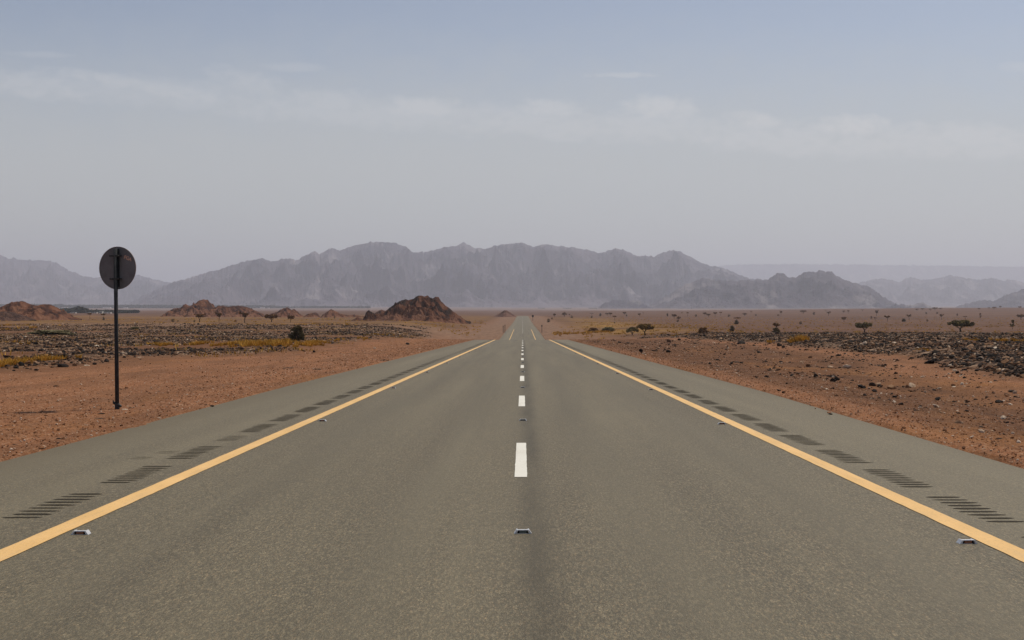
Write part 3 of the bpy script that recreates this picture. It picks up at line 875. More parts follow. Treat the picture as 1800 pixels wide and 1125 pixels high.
bush(1043, 584, 9, 23, 'b', 'dark brown roadside bush in yellow grass, left of the grey one', ymin=300)
bush(1069, 583, 9, 26, 'm', 'low grey-brown shrub beside the brown roadside bush', ymin=300)
tree(1173, 556, 5.5, 5, 'bushy', 'd', 'small dark bushy acacia on the skyline right of the golden acacia', GR)
tree(1185, 560, 8, 10, 'umbrella', 'b', 'two-tiered acacia just above the left of the bush-footed one', GR)
tree(1193, 564, 8, 9, 'umbrella', 'b', 'acacia over a dark bush, below the two-tiered acacia', GR)
bush(1191, 566, 4.5, 5, 'd', 'tiny dark bush under the acacia below the two-tiered one')
tree(1199, 552, 3.5, 5, 'thin', 'b', 'tiny thin skyline acacia right above the two-tiered acacia', GR)
tree(1208.5, 556, 7, 5, 'thin', 'b', 'slender far acacia between the two-tiered one and the skyline pair', GR)
bush(1223, 556.5, 4.5, 5, 'd', 'tiny dark bush just left of the skyline pair of acacias')
tree(1239, 555, 6, 8, 'umbrella', 'b', 'left acacia of the skyline pair above the reddish shrub', GR)
tree(1245, 557, 6, 8, 'umbrella', 'b', 'right lower acacia of the skyline pair above the reddish shrub', GR)
tree(1257, 556, 7.5, 8, 'vase', 'b', 'rounded far acacia next right of the skyline pair', GR)
tree(1267, 555, 6.5, 5, 'thin', 'b', 'narrow far acacia right of the rounded one', GR)
bush(1281.5, 556.5, 4, 7, 'd', 'flat dark bush on the plain above the umbrella acacia with two bushes')
bush(1236, 592, 13, 24, 'b', 'reddish brown shrub growing out of the rubble edge', name='desert_shrub', dist=235)
tree(1296, 569, 11.5, 17, 'thin', 'b', 'flat umbrella acacia with a dark bush under its crown', GR)
bush(1294.5, 570, 8, 9, 'd', 'dark bush directly under the flat umbrella acacia')
bush(1287, 580, 11, 10, 'd', 'round dark bush standing alone below the flat umbrella acacia', dist=380)
tree(1309, 555.5, 5.5, 10, 'umbrella', 'b', 'low wide far acacia right above the flat umbrella acacia', GR)
tree(1320, 550.5, 3.5, 6, 'thin', 'b', 'tiny flat acacia on the skyline beneath the right slope of the big peak', GR)
bush(1328.5, 555.5, 3.5, 4, 'd', 'tiny dark bush between the low wide acacia and the tall narrow one')
tree(1373, 554.5, 8, 6, 'vase', 'b', 'tall narrow far acacia breaking the skyline with a low bush at its foot', GR)
bush(1368, 555, 3, 6, 'b', 'low brown bush at the left foot of the tall narrow acacia')
tree(1365, 585, 19, 14, 'vase', 'b', 'upright brown acacia with a bushy foot at the rubble edge', GR, dist=330)
bush(1364, 592, 12, 17, 'd', 'dark tangled bush at the foot of the upright brown acacia', dist=250)
tree(1412, 551.5, 6.5, 12, 'umbrella', 'b', 'broad far acacia on the skyline, widest between the narrow one and the olive one', GR)
bush(1407.5, 570, 6, 6.5, 'd', 'small dark bush on open ground between the brown and the olive acacia')
bush(1431, 553.5, 5.5, 5.5, 'd', 'tiny dark bush right of the broad skyline acacia')
tree(1452, 548, 3.2, 5, 'thin', 'b', 'tiny acacia right on the skyline above the small forked one', GR)
tree(1456.5, 555, 7.5, 9, 'vase', 'b', 'small forked far acacia with a bush at its left foot', GR)
tree(1483, 550.5, 5, 5, 'umbrella', 'b', 'left of two tiny skyline acacias above the compact brown acacia', GR)
tree(1491.5, 551, 6, 5, 'vase', 'b', 'right of two tiny skyline acacias above the compact brown acacia', GR)
tree(1483.5, 566, 9.5, 9, 'umbrella', 'b', 'compact brown acacia left of the large olive umbrella acacia', GR)
tree(1516, 547, 3, 8, 'thin', 'b', 'low flat skyline acacia above the large olive umbrella acacia', GR)
tree(1519, 585, 20, 34, 'umbrella', 'g', 'large olive umbrella acacia standing just behind the rubble', GR, dist=325)
bush(1532, 560, 5, 5, 'b', 'small brown bush right above the large olive acacia')
tree(1541, 556, 11, 8, 'vase', 'b', 'tall ragged acacia breaking the skyline right of the large olive one', GR)
tree(1538.5, 565, 7, 5, 'thin', 'b', 'pale bare acacia just below the tall ragged one', GR)
tree(1560, 565, 11, 12, 'vase', 'b', 'reddish wide-topped acacia right of the tall ragged one', GR)
tree(1598, 562, 9.5, 11, 'vase', 'b', 'dark vase-shaped acacia in the middle of the right plain', GR)
bush(1588.5, 565.5, 6, 8.5, 'd', 'dark spreading bush left of the vase-shaped acacia')
bush(1630, 565.5, 4.5, 5, 'd', 'small round dark bush right of the vase-shaped acacia')
bush(1628, 552, 4, 4.5, 'd', 'tiny dark bush straight above the small round one on the right plain')
bush(1647, 552, 4, 4.5, 'd', 'tiny dark bush under the broad ridge acacia')
tree(1655, 562, 10, 10, 'vase', 'b', 'dark acacia with a tiny bush at its foot, left above the largest acacia', GR)
bush(1682.5, 555, 4.5, 4.5, 'b', 'tiny brown bush above the largest acacia')
tree(1697, 561.5, 6, 9, 'thin', 'b', 'thin flat acacia touching the top of the largest acacia', GR)
tree(1723, 561.5, 11, 4.5, 'hour', 'b', 'very slender tall acacia right of the largest one', GR)
tree(1689, 588, 24, 50, 'umbrella', 'g', 'largest olive acacia with twin crown and several stems on the right plain', GR, dist=330)
tree(1780, 579, 17, 13, 'hour', 'g', 'hourglass-shaped olive acacia near the right end of the plain', GR)
tree(1794.5, 562, 10, 16, 'umbrella', 'b', 'wide acacia at the right end of the plain', GR)
GS = 'tiny acacias along the right skyline ridge'
for px, py, h, w, lab in ((1612, 543.5, 3.5, 6, 'first'), (1621.5, 543, 3.5, 7, 'second'), (1635, 544.5, 4, 5, 'third'), (1643.5, 546, 6, 10, 'fourth, broadest'),
                          (1653, 543.5, 3, 7, 'fifth'), (1721, 543.5, 4, 5.5, 'sixth'), (1738.5, 542, 3, 5, 'seventh'), (1747.5, 542.5, 5, 8, 'eighth, tallest'),
                          (1758.5, 544, 5, 4.5, 'ninth'), (1793, 543.5, 4.5, 6, 'tenth and last')):
    tree(px, py, h, w, 'umbrella', 'b', f'tiny acacia on the right skyline ridge, {lab} of ten from the left', GS, dist=2500 + random.uniform(-150, 300))

# ------------------------------------------------------------------ hills and mountains
def hill(name, sky, Y0, deep, mat, nx=150, ny=60, rough=.25, nscale=.06, seed=0, front=1.0, fine=.12):
    """rocky hill whose crest line runs through directions sky at distance Y0"""
    sky = np.array(sky, float)
    xs = (sky[:, 0] - CX) / F * Y0; zs = EYE + (HY - sky[:, 1]) / F * Y0
    X1 = np.linspace(xs[0], xs[-1], nx); S = np.interp(X1, xs, zs)
    base = ground_z(X1, np.full(nx, Y0))
    Hc = np.clip(S - base, 0, None)
    H0 = Hc.max()
    T = np.linspace(-1, 1, ny)
    X, TT = np.meshgrid(X1, T)
    H = np.repeat(Hc[None], ny, 0)
    R = deep * (.35 + .65 * H / H0)
    Y = Y0 + TT * R
    prof = np.clip(1 - np.abs(TT) ** front, 0, 1)
    nz = ridged(X * nscale + seed, Y * nscale, 5) - .45
    fn = fbm(X * nscale * 5, Y * nscale * 5 + seed, 4)
    env = prof * (1 - prof) * 4
    h = H * prof + H0 * rough * nz * np.clip(env, 0, 1) * (.3 + .7 * H / H0) + H0 * fine * fn * np.clip(env + .25 * prof, 0, 1) * np.sqrt(H / H0 + .001)
    crag = np.clip(.25 + prof * .55 + (ridged(X * nscale * 1.7 + 5 + seed, Y * nscale * 1.7, 4) - .4) * .9, 0, 1.1)
    Z = ground_z(X, Y) - 1.2 * (1 - np.clip(prof * 8, 0, 1)) - .05 + h
    V = np.stack([X - xs.mean(), Y - Y0, Z], -1).reshape(-1, 3)
    o = np_obj(name, V, grid_faces(nx, ny), mat, smooth=False, attrs={'crag': ('POINT', crag)})
    o.location = (xs.mean(), Y0, 0)
    tag(o, kind='structure')
    return o
H_dark = mat_hill('dark_basalt_hill', (.034, .021, .018), (.125, .052, .031), (.19, .092, .058))
H_red = mat_hill('red_sandy_hill', (.060, .027, .019), (.155, .064, .036), (.22, .105, .062))
hill('dark_rocky_hill', [(655, 566), (666, 555.5), (683, 542), (694, 534), (700, 531), (706, 526), (712, 525.5), (718, 527.5), (728, 523), (737, 519), (745, 520.5), (752, 520), (758, 524), (765, 521), (771, 522), (775, 528), (784, 537), (795, 546), (807, 555), (816, 560.5), (826, 566)], 640, 48, H_dark, 260, 120, .50, .06, 3, .9, .13)
hill('dark_rock_knoll', [(634, 566), (641, 556), (645, 547), (649, 544.5), (653, 549), (662, 553), (672, 556), (684, 560), (690, 567)], 628, 9, H_dark, 90, 50, .4, .25, 8, 1.3, .2)
hill('low_dark_rocks', [(612, 567), (617, 563), (622, 561), (628, 557), (634, 559), (640, 564), (648, 566.5)], 600, 5, H_dark, 60, 30, .4, .4, 12, 1.6, .2)
hill('low_dark_rocks', [(632, 568), (640, 564.5), (648, 562.5), (656, 566), (664, 568)], 560, 4, H_dark, 50, 26, .4, .4, 15, 1.6, .2)
hill('red_hills', [(272, 562), (290, 553), (303, 543), (308, 541), (313, 543), (322, 538), (327, 534.5), (333, 538), (345, 533), (352, 528), (358, 526), (364, 527), (370, 535), (375, 541), (385, 537.5), (405, 539), (420, 537), (430, 539), (440, 542), (452, 547), (465, 554), (474, 560)], 1150, 50, H_red, 260, 80, .5, .045, 5, 1.2, .16)
hill('red_hills', [(462, 560), (475, 552), (488, 548), (498, 542), (505, 540), (513, 545), (517, 543), (524, 549), (532, 556), (540, 560)], 1100, 28, H_red, 120, 60, .4, .06, 6, 1.2, .16)
hill('red_hills', [(528, 561), (540, 552), (548, 550), (556, 549), (566, 560)], 1080, 16, H_red, 60, 30, .4, .1, 9, 1.4, .16)
hill('red_hills', [(560, 562), (568, 553), (575, 548), (582, 543), (590, 547), (600, 552), (612, 554), (622, 553), (636, 556), (648, 555), (660, 561)], 1050, 24, H_red, 160, 50, .45, .08, 14, 1.2, .16)
hill('red_hills', [(652, 560), (658, 551), (664, 547), (670, 544), (676, 546), (684, 556), (690, 560)], 1120, 20, H_red, 80, 40, .4, .1, 20, 1.2, .16)
hill('red_hills', [(-60, 562), (-30, 552), (0, 540), (14, 535), (28, 530), (38, 529), (48, 533), (62, 537), (78, 535), (88, 535), (95, 540), (108, 547), (122, 555), (135, 562)], 700, 36, H_red, 200, 80, .3, .07, 22, 1.3, .12)
hill('brown_hillock', [(-40, 560), (-20, 552), (0, 548), (16, 547), (30, 551), (44, 556), (58, 562)], 620, 18, mat_hill('brown_hillock_rock', (.05, .028, .022), (.085, .045, .033), (.12, .066, .048)), 100, 50, .3, .12, 26, 1.3, .14)
hill('pyramid_hill', [(860, 560), (872, 554), (881, 549), (886, 545.5), (890, 544.8), (894, 547.5), (900, 551), (908, 557), (914, 561)], 1280, 22, mat_hill('pyramid_hill_rock', (.075, .038, .03), (.12, .06, .044), (.17, .09, .065)), 90, 50, .25, .06, 30, 1.05, .08)

def range_(name, sky, Y0, front, back, mat, nx, ny, ns, seed, rough=.32, fans=.25):
    sky = np.array(sky, float)
    xs = (sky[:, 0] - CX) / F * Y0; zs = EYE + (HY - sky[:, 1]) / F * Y0
    X1 = np.linspace(xs[0], xs[-1], nx); S = np.interp(X1, xs, zs)
    px = X1 / Y0 * F
    S = S + (fbm(px * .11, px * 0 + seed, 4) * 2.0 - np.abs(fbm(px * .33, px * 0 + seed + 9, 3)) * 1.8 + .4) / F * Y0
    T = np.concatenate([-np.linspace(1, 0, ny) ** 1.15, np.linspace(.08, 1, max(8, ny // 4))]); M_ = len(T)
    X, TT = np.meshgrid(X1, T)
    Y = Y0 + np.where(TT < 0, TT * front, TT * back)
    Yc = Y0 + fbm(X / Y0 * 9, X * 0 + seed, 3) * front * .12      # crest wanders in depth
    Y = Y + (Yc - Y0) * np.clip(1 - np.abs(TT), 0, 1)
    X = X * Y / Y0
    B = ground_z(X, Y) - 8
    Hc = np.repeat(S[None], M_, 0) * (1 + (Y - Y0) / Y0 * np.clip(1 - np.abs(TT) * 3, 0, 1)) - B
    Hc = np.clip(Hc, 0, None)
    a = np.abs(TT)
    prof = np.clip(1 - a, 0, 1) ** 1.25
    H0 = Hc.max()
    XR, YR = X * .80 + Y * .60, Y * .80 - X * .60
    rn = ridged(XR * ns + seed, YR * ns * .8, 6, .55)
    rn2 = ridged(X * ns * 2.6 - Y * ns * 1.4 + seed, Y * ns * 1.8 + X * ns, 4)
    env = np.clip(prof * (1 - prof) * 4, 0, 1) 
    h = Hc * (prof + rough * (rn - .45) * 1.9 * env + rough * .5 * (rn2 - .45) * env)
    cap = EYE + (np.repeat(S[None], M_, 0) - EYE) * Y / Y0 * (1 - .05 * a) - B
    h = np.minimum(h, np.maximum(cap - .02 * H0 * a, 0))
    fan = np.clip(1 - h / (H0 * .10), 0, 1) * fans * 2
    V = np.stack([X, Y, B + np.clip(h, 0, None)], -1).reshape(-1, 3)
    return tag(np_obj(name, V, grid_faces(nx, M_), mat, smooth=False, attrs={'fan': ('POINT', np.clip(fan, 0, 1))}), kind='structure')
MM = mat_mountain('mountain_rock', (.035, .030, .058), (.120, .102, .128), (.31, .27, .28))
MB_ = mat_mountain('near_range_rock', (.030, .026, .046), (.10, .084, .105), (.28, .245, .24), 1.3)
range_('mountains', [(215, 541), (232, 530), (260, 515), (300, 497), (330, 489), (352, 482), (385, 474), (413, 464), (440, 457), (462, 454), (478, 460), (497, 455), (510, 454), (520, 458), (540, 447), (553, 441), (562, 446), (583, 436), (597, 440), (620, 432), (645, 427), (660, 425), (690, 426), (712, 433), (728, 444), (745, 443), (770, 438), (785, 433), (800, 433), (815, 426), (835, 436), (855, 437), (880, 430), (900, 428), (918, 426), (935, 434), (960, 429), (985, 433), (1010, 435), (1035, 440), (1055, 445), (1063, 443), (1083, 436), (1100, 441), (1120, 450), (1150, 450), (1165, 444), (1186, 439), (1205, 447), (1240, 465), (1262, 469), (1285, 476), (1300, 483), (1320, 490), (1345, 491), (1360, 495), (1400, 520), (1450, 541)],
       13000, 3600, 1800, MM, 1100, 190, .0013, 2.0, .36)
range_('mountains', [(1135, 541), (1150, 532), (1180, 515), (1205, 500), (1235, 489), (1262, 492), (1290, 494), (1320, 492), (1345, 492), (1358, 486), (1365, 480), (1375, 480), (1385, 487), (1400, 488), (1410, 481), (1420, 478), (1450, 476), (1462, 478), (1470, 484), (1480, 490), (1500, 497), (1520, 502), (1532, 506), (1545, 516), (1560, 526), (1585, 541)],
       8600, 1300, 1000, MB_, 560, 130, .0022, 12.0, .34)
range_('mountains', [(-260, 470), (-150, 455), (-60, 447), (0, 449), (15, 453), (45, 457), (75, 457), (100, 462), (120, 475), (150, 486), (165, 488), (200, 487), (225, 485), (245, 484), (270, 491), (300, 497), (330, 500), (370, 515), (420, 538)], 17500, 3600, 1500, MM, 520, 110, .0012, 22.0, .34)
range_('mountains', [(1440, 538), (1480, 508), (1510, 497), (1540, 490), (1555, 490), (1568, 492), (1580, 497), (1592, 489), (1600, 487), (1612, 489), (1620, 492), (1640, 491), (1655, 487), (1672, 484), (1690, 487), (1700, 489), (1715, 492), (1740, 489), (1752, 490), (1765, 494), (1778, 490), (1800, 498), (1850, 490), (1920, 494), (2000, 500), (2080, 535)], 17000, 3000, 1500, MM, 560, 100, .0012, 32.0, .3)
range_('mountains', [(1655, 543), (1680, 540), (1700, 533), (1718, 529), (1730, 527), (1745, 530), (1765, 520), (1785, 513), (1800, 508), (1840, 498), (1900, 492), (1980, 500), (2060, 540)], 9000, 1300, 900, MB_, 300, 90, .0022, 42.0, .32)
range_('foothills', [(1552, 543), (1562, 538), (1575, 533), (1588, 536), (1600, 536), (1612, 534), (1620, 532), (1630, 535), (1645, 543)], 7600, 420, 400, MB_, 120, 40, .005, 52.0, .3)
range_('foothills', [(1050, 542), (1065, 531), (1080, 528), (1092, 527), (1108, 528), (1122, 528), (1136, 535), (1150, 542)], 7900, 500, 400, MB_, 120, 40, .005, 62.0, .3)
range_('mesa', [(1190, 536), (1235, 476), (1265, 467), (1300, 465), (1400, 464), (1500, 465), (1600, 466.5), (1700, 467.5), (1800, 469), (2000, 470), (2200, 474), (2300, 530)], 31000, 2500, 4000, MM, 260, 50, .0006, 72.0, .12)

# ------------------------------------------------------------------ settlement far left, tree belts, sheds
M_wall = mat_simple('whitewashed_wall', (.72, .68, .62), .9, .1, .1, 1)
M_roof = mat_simple('pale_flat_roof', (.55, .52, .48), .9, .1, .1, 1)
M_open = mat_simple('dark_opening', (.03, .03, .03), .7, .3, .1, 1)
def house(px, py, wpx, hpx, label, dist, mat=M_wall, name='white_house', group='white houses of the far settlement', cat='house'):
    y = dist; x = (px - CX) / F * y; z = float(ground_z(x, y))
    W, H = wpx * y / F, hpx * y / F; D = max(8, W * .45)
    root = tag(empty(name, (x, y, z)), label, cat, group)
    bm = bmesh.new(); add_box(bm, (0, 0, H / 2 - .5), (W, D, H + 1)); bm_obj('wall', bm, mat, root)
    bm = bmesh.new(); add_box(bm, (0, 0, H + .15), (W + .6, D + .6, .3)); bm_obj('roof', bm, M_roof if mat is M_wall else mat, root)
    bm = bmesh.new(); add_box(bm, (-W * .1, -D / 2 - .03, 1.1), (1.6, .08, 2.2)); bm_obj('door', bm, M_open, root)
    for s in (-.34, .22, .38):
        bm = bmesh.new(); add_box(bm, (W * s, -D / 2 - .03, min(H * .6, 2.2)), (1.6, .08, 1.1)); bm_obj('window', bm, M_open, root)
    return root
for px, w, h, lab in ((129, 9, 2.2, 'long low white house at the left end of the far settlement'), (156, 5, 1.6, 'small white house second from the left in the far settlement'),
                      (167, 8, 1.8, 'low white house just left of the tallest one in the settlement'), (178.5, 5, 3.0, 'tallest white house of the far settlement, left of the sign post'),
                      (189, 13, 2.0, 'long white house nearest the sign post in the far settlement')):
    house(px, 551.5, w, h, lab, 2060)
for px, w, h, lab in ((114, 10, 1.8, 'white far building above the tree belt at far left'), (188, 13, 2.0, 'white far building on the upper plain left of the sign post'),
                      (221, 7, 1.5, 'small white far building just right of the sign post'), (461, 8, 1.8, 'white far building between the red hills'),
                      (472, 4, 1.3, 'tiny white far building right of the one between the red hills')):
    house(px, 541, w, h, lab, 7450, group='white buildings on the far plain')
M_shed = mat_simple('dark_shed_sheet', (.06, .055, .05), .9, .1, .2, 1)
for px, lab in ((952, 'left'), (997, 'middle'), (1042, 'right')):
    house(px, 543, 15 if lab != 'left' else 13, 1.0, f'long low dark shed on the far plain, {lab} of three right of the road', 7600, M_shed, 'long_shed', 'dark sheds on the far plain', 'shed')
def belt(name, segs, Y0, ht, n):
    C = []; R = []
    for (a, b, dens, dh) in segs:
        for i in range(int((b - a) * dens)):
            px = random.uniform(a, b); y = Y0 + random.uniform(-120, 120) * Y0 / 5000; x = (px - CX) / F * y; h = ht * dh * random.uniform(.5, 1.15)
            C.append((x, y, float(ground_z(x, y)) + h * .5)); R.append((h * random.uniform(.6, 1.3), h * .8, h * .55))
    V, Fc, tone = leaf_cloud(C, R, n, ht * .22, 1)
    tag(np_obj(name, V, Fc, M_leaf_far, attrs={'tone': ('POINT', tone)}), 'dark belt of trees crossing the far plain' if Y0 > 6000 else 'dark grove behind the white settlement at far left', 'grove', None, 'stuff')
M_leaf_far = mat_tone('far_grove_leaf', [(0, (.02, .026, .018)), (.5, (.035, .045, .03)), (1, (.06, .07, .045))])
belt('tree_belt', [(-60, 110, 2.2, 1.1), (110, 300, 2.6, .9), (300, 480, 2.2, .8), (480, 650, 1.2, .6)], 7800, 21, 120000)
belt('grove', [(-40, 105, .8, .8), (105, 150, 6, 1.0), (137, 140, 3, 1.5), (144, 147, 2, 1.2), (150, 242, 5, .65)], 2130, 7.2, 60000)

# ------------------------------------------------------------------ stones
def ico(sub):
    bm = bmesh.new(); bmesh.ops.create_icosphere(bm, subdivisions=sub, radius=1)
    v = np.array([p.co[:] for p in bm.verts]); f = np.array([[q.index for q in p.verts] for p in bm.faces]); bm.free()
    return v, f
I1, I2 = ico(1), ico(2)
def rock_shape(base, seed, angular=.35):
    v, f = base; r = np.random.default_rng(seed)
    v = v.copy()
    for k in range(7):                       # chop with random planes for flat facets
        n = r.normal(size=3); n /= np.linalg.norm(n); d = r.uniform(.3, .75)
        t = v @ n - d; v = v - np.where(t > 0, t, 0)[:, None] * n
    v = v * (1 + r.normal(size=(len(v), 1)) * .16 * angular)
    return v * np.array([1, r.uniform(.6, 1), r.uniform(.45, .85)]), f
SH1 = [rock_shape(I1, 100 + i) for i in range(14)]
SH2 = [rock_shape(I2, 200 + i) for i in range(12)]
def scatter(name, pts, size, tone, shapes, mat, label=None, cat=None, sink=.25):
    n = len(pts); Vs = []; Fs = []; Ts = []; off = 0
    which = RNG.integers(0, len(shapes), n)
    for k, (v, f) in enumerate(shapes):
        idx = np.where(which == k)[0]
        if not len(idx): continue
        m = len(idx); a = RNG.uniform(0, 6.283, m); b = RNG.uniform(-.5, .5, m)
        c, s = np.cos(a), np.sin(a); cb, sb = np.cos(b), np.sin(b)
        P = v[None] * size[idx][:, None, None]
        y1 = P[..., 1] * cb[:, None] - P[..., 2] * sb[:, None]; z1 = P[..., 1] * sb[:, None] + P[..., 2] * cb[:, None]
        x2 = P[..., 0] * c[:, None] - y1 * s[:, None]; y2 = P[..., 0] * s[:, None] + y1 * c[:, None]
        W = np.stack([x2, y2, z1 + size[idx][:, None] * sink], -1) + pts[idx][:, None, :]
        Vs.append(W.reshape(-1, 3)); Fs.append((f[None] + (np.arange(m) * len(v))[:, None, None] + off).reshape(-1, 3)); off += m * len(v)
        Ts.append(np.repeat(tone[idx], len(v)))
    o = np_obj(name, np.concatenate(Vs), np.concatenate(Fs), mat, attrs={'tone': ('POINT', np.concatenate(Ts))})
    return tag(o, label, cat, None, 'stuff')
def sample_rubble(n, side, y0, y1, p=1.6):
    out = []; tot = 0
    while tot < n:
        m = n * 3
        u = RNG.random(m); y = (y0 ** (2 - p) + u * (y1 ** (2 - p) - y0 ** (2 - p))) ** (1 / (2 - p))
        x = y * RNG.uniform(0.0, .50, m) * side
        k = RNG.random(m) < rubble_mask(x, y) ** 1.5
        out.append(np.stack([x[k], y[k]], 1)); tot += k.sum()
    o = np.concatenate(out)[:n]
    z = ground_z(o[:, 0], o[:, 1])
    return np.column_stack([o, z])
def rubble_tones(n): return np.where(RNG.random(n) < .6, RNG.beta(1.2, 7, n), RNG.beta(4, 2.4, n))
big = []
for side, n, nm, y1, s0 in ((-1, 95000, 'left', 420, .054), (1, 125000, 'right', 290, .052)):
    P = sample_rubble(n, side, 26, y1)
    # dense low bank fronting the right rubble
    cl = fbm(P[:, 0] * .35, P[:, 1] * .22 + 2, 3)
    S = s0 * np.exp(RNG.normal(0, .42, n)) * (1 + .35 * np.clip(cl, -1, 1.5)) * (1 + P[:, 1] / 230)
    T = rubble_tones(n)
    order = np.argsort(-S / P[:, 1]); vis = np.abs(P[order, 0] / P[order, 1]) < .44
    pick = order[vis][:135]
    for i in pick: big.append((P[i], min(S[i], .26), T[i], nm))
    keep = np.ones(n, bool); keep[pick] = False
    P, S, T = P[keep], S[keep], T[keep]
    near = P[:, 1] < 58
    Pm = P.copy()
    scatter('rubble', Pm[~near], S[~near], T[~near], SH1, M_stone, f'broken dark and tan stones strewn over the desert {nm} of the road', 'rubble')
    scatter('rubble', Pm[near], S[near], T[near], SH2, M_stone, f'nearer edge of the stony rubble field {nm} of the road', 'rubble')
_rm = {}
def stone_obj(name, loc, s, tone, label, group, shape=None, sq=(1, 1, 1), rz=None):
    sh = random.randrange(12) if shape is None else shape; tb = min(7, int(tone * 8))
    key = (sh, tb)
    if key not in _rm:
        v, f = SH2[sh]; _rm[key] = np_mesh('stone', v, f, M_stone, attrs={'tone': ('POINT', np.full(len(v), (tb + .5) / 8))})
    o = bpy.data.objects.new(name, _rm[key]); link(o)
    o.location = (loc[0], loc[1], loc[2] + s * sq[2] * .28); o.scale = (s * sq[0], s * sq[1], s * sq[2]); o.rotation_euler = (random.uniform(-.3, .3), random.uniform(-.3, .3), random.uniform(0, 6.28) if rz is None else rz)
    return tag(o, label, 'stone', group)
for p, s, t, nm in big:
    stone_obj('rubble_stone', p, s, t, f'angular weathered stone among the rubble {nm} of the road', f'larger stones in the rubble {nm} of the road')
# single stones one can point to on the verges: (px, py of the foot, width px, height px, tone, label)
SV = [(1566, 684, 20, 9, .62, 'flat tan stone with pale top, largest on the right verge'), (1534, 680, 12, 9, .25, 'dark stone just left of the flat tan stone'),
      (1548, 681, 8, 6, .45, 'small brown stone between the dark stone and the flat tan one'), (1604, 690, 8, 5, .35, 'small brown stone right of the flat tan stone'),
      (1471, 669, 11, 7, .12, 'dark round stone left of the three clustered verge stones'), (1452, 667, 9, 4, .15, 'flat dark stone next left of the dark round one'),
      (1434, 664, 9, 8, .10, 'upright dark stone at the left of a row of three'), (1403, 658, 8, 4, .15, 'low dark stone behind the row of three on the right verge'),
      (1369, 688, 10, 5, .05, 'blackish stone at the asphalt edge side of the right verge'), (1376, 692, 8, 5, .10, 'dark chip next to the blackish stone'),
      (1645, 717, 16, 9, .85, 'pale grey stone standing out on the dark right verge'), (1594, 708, 8, 3, .3, 'flat brown stone left below the pale grey one'),
      (1545, 701, 8, 4, .3, 'small brown stone straight left of the pale grey one'), (1755, 709, 20, 7, .05, 'black flat slab on the orange patch at far right'),
      (1699, 724, 7, 5, .15, 'dark pebble right below the pale grey stone'), (1730, 791, 9, 3.5, .95, 'whitish stone near the asphalt edge at far right'),
      (1755, 772, 12, 3, .1, 'thin dark shard above the whitish stone'), (1459, 729, 8, 3.5, .08, 'black stone right on the edge of the asphalt'),
      (1690, 744, 9, 3, .9, 'whitish chip between the pale grey stone and the whitish edge stone'), (1127, 621, 8, 10, .04, 'upright black rock near the road ahead on the right'),
      (1132, 623, 6, 4, .8, 'pale chip at the foot of the upright black rock'), (1150, 618, 12, 4, .08, 'low black rock right of the upright one'),
      (1173, 620, 11, 6, .1, 'second low black rock farther right of the upright one'), (1090, 603, 6, 3, .1, 'small dark stone nearest the far right shoulder'),
      (1280, 613, 4, 3.5, .95, 'small white stone on the sandy track right of the road'), (1303, 639, 8, 3.5, .08, 'dark stone on the brown ground below the sandy track'),
      (1800 - 22, 690, 16, 6, .2, 'dark slab at the right edge of the picture above the orange patch'), (1500, 690, 6, 3, .2, 'tiny dark stone left below the flat tan one'),
      (659, 613, 5, 4, .97, 'white stone on the left sand near the rubble end'), (715.5, 606, 8, 5, .06, 'dark stone on the left sand close to the rubble end'),
      (551, 620, 6, 5, .05, 'black stone at the left sand below the rubble'), (534, 618, 6, 3.5, .06, 'black chip left of the black stone on the left sand'),
      (676, 634.5, 15, 2.5, .05, 'thin dark shard lying on the sand by the left shoulder'), (507, 648, 18, 2.5, .2, 'thin brown stick-like shard on the left sand'),
      (556, 650, 16, 2.5, .25, 'thin brown shard right of the stick-like one on the left sand'), (147, 640, 10, 5, .05, 'black stone on the sand left of the sign post'),
      (153, 643.5, 10, 3.5, .9, 'pale stone touching the black stone left of the sign post'), (174, 737, 24, 3.5, .08, 'dark flat debris on the sand at the foot of the sign'),
      (178, 729, 12, 4, .15, 'dark pebble cluster stone left of the sign foot'), (146, 756, 14, 3.5, .12, 'dark flat stone between the sign and the picture edge'),
      (104, 773, 11, 4, .2, 'brown stone near the asphalt below the sign'), (27, 784, 10, 4, .2, 'brown stone near the left picture edge by the asphalt'),
      (218, 721, 12, 3, .85, 'pale chip at the right foot of the sign post'), (228, 719, 9, 4, .35, 'brown chip right of the sign post foot'),
      (372, 715, 8, 4, .05, 'black stone on the asphalt edge right of the sign'), (99, 680, 10, 3, .15, 'dark shard on the sand left of the sign halfway to the rubble'),
      (280, 736, 7, 3, .8, 'pale chip by the asphalt edge right of the sign')]
for px, py, w, h, t, lab in SV:
    t = min(1.0, t * 1.25 + .05) if t > .3 else t
    w *= 1.12; h *= 1.25
    x, y, z = pix_ground(px, py, 6, 260)
    W = w * y / F / 2; Hh = h * y / F / 1.35
    o = stone_obj('verge_stone', (x, y, z - Hh * .05), 1.0, t, lab, 'loose stones on the sandy verges')
    o.location.z = z + Hh * .38; o.scale = (W * 1.05, W * .8, Hh); o.rotation_euler = (0, 0, random.uniform(-.4, .4))
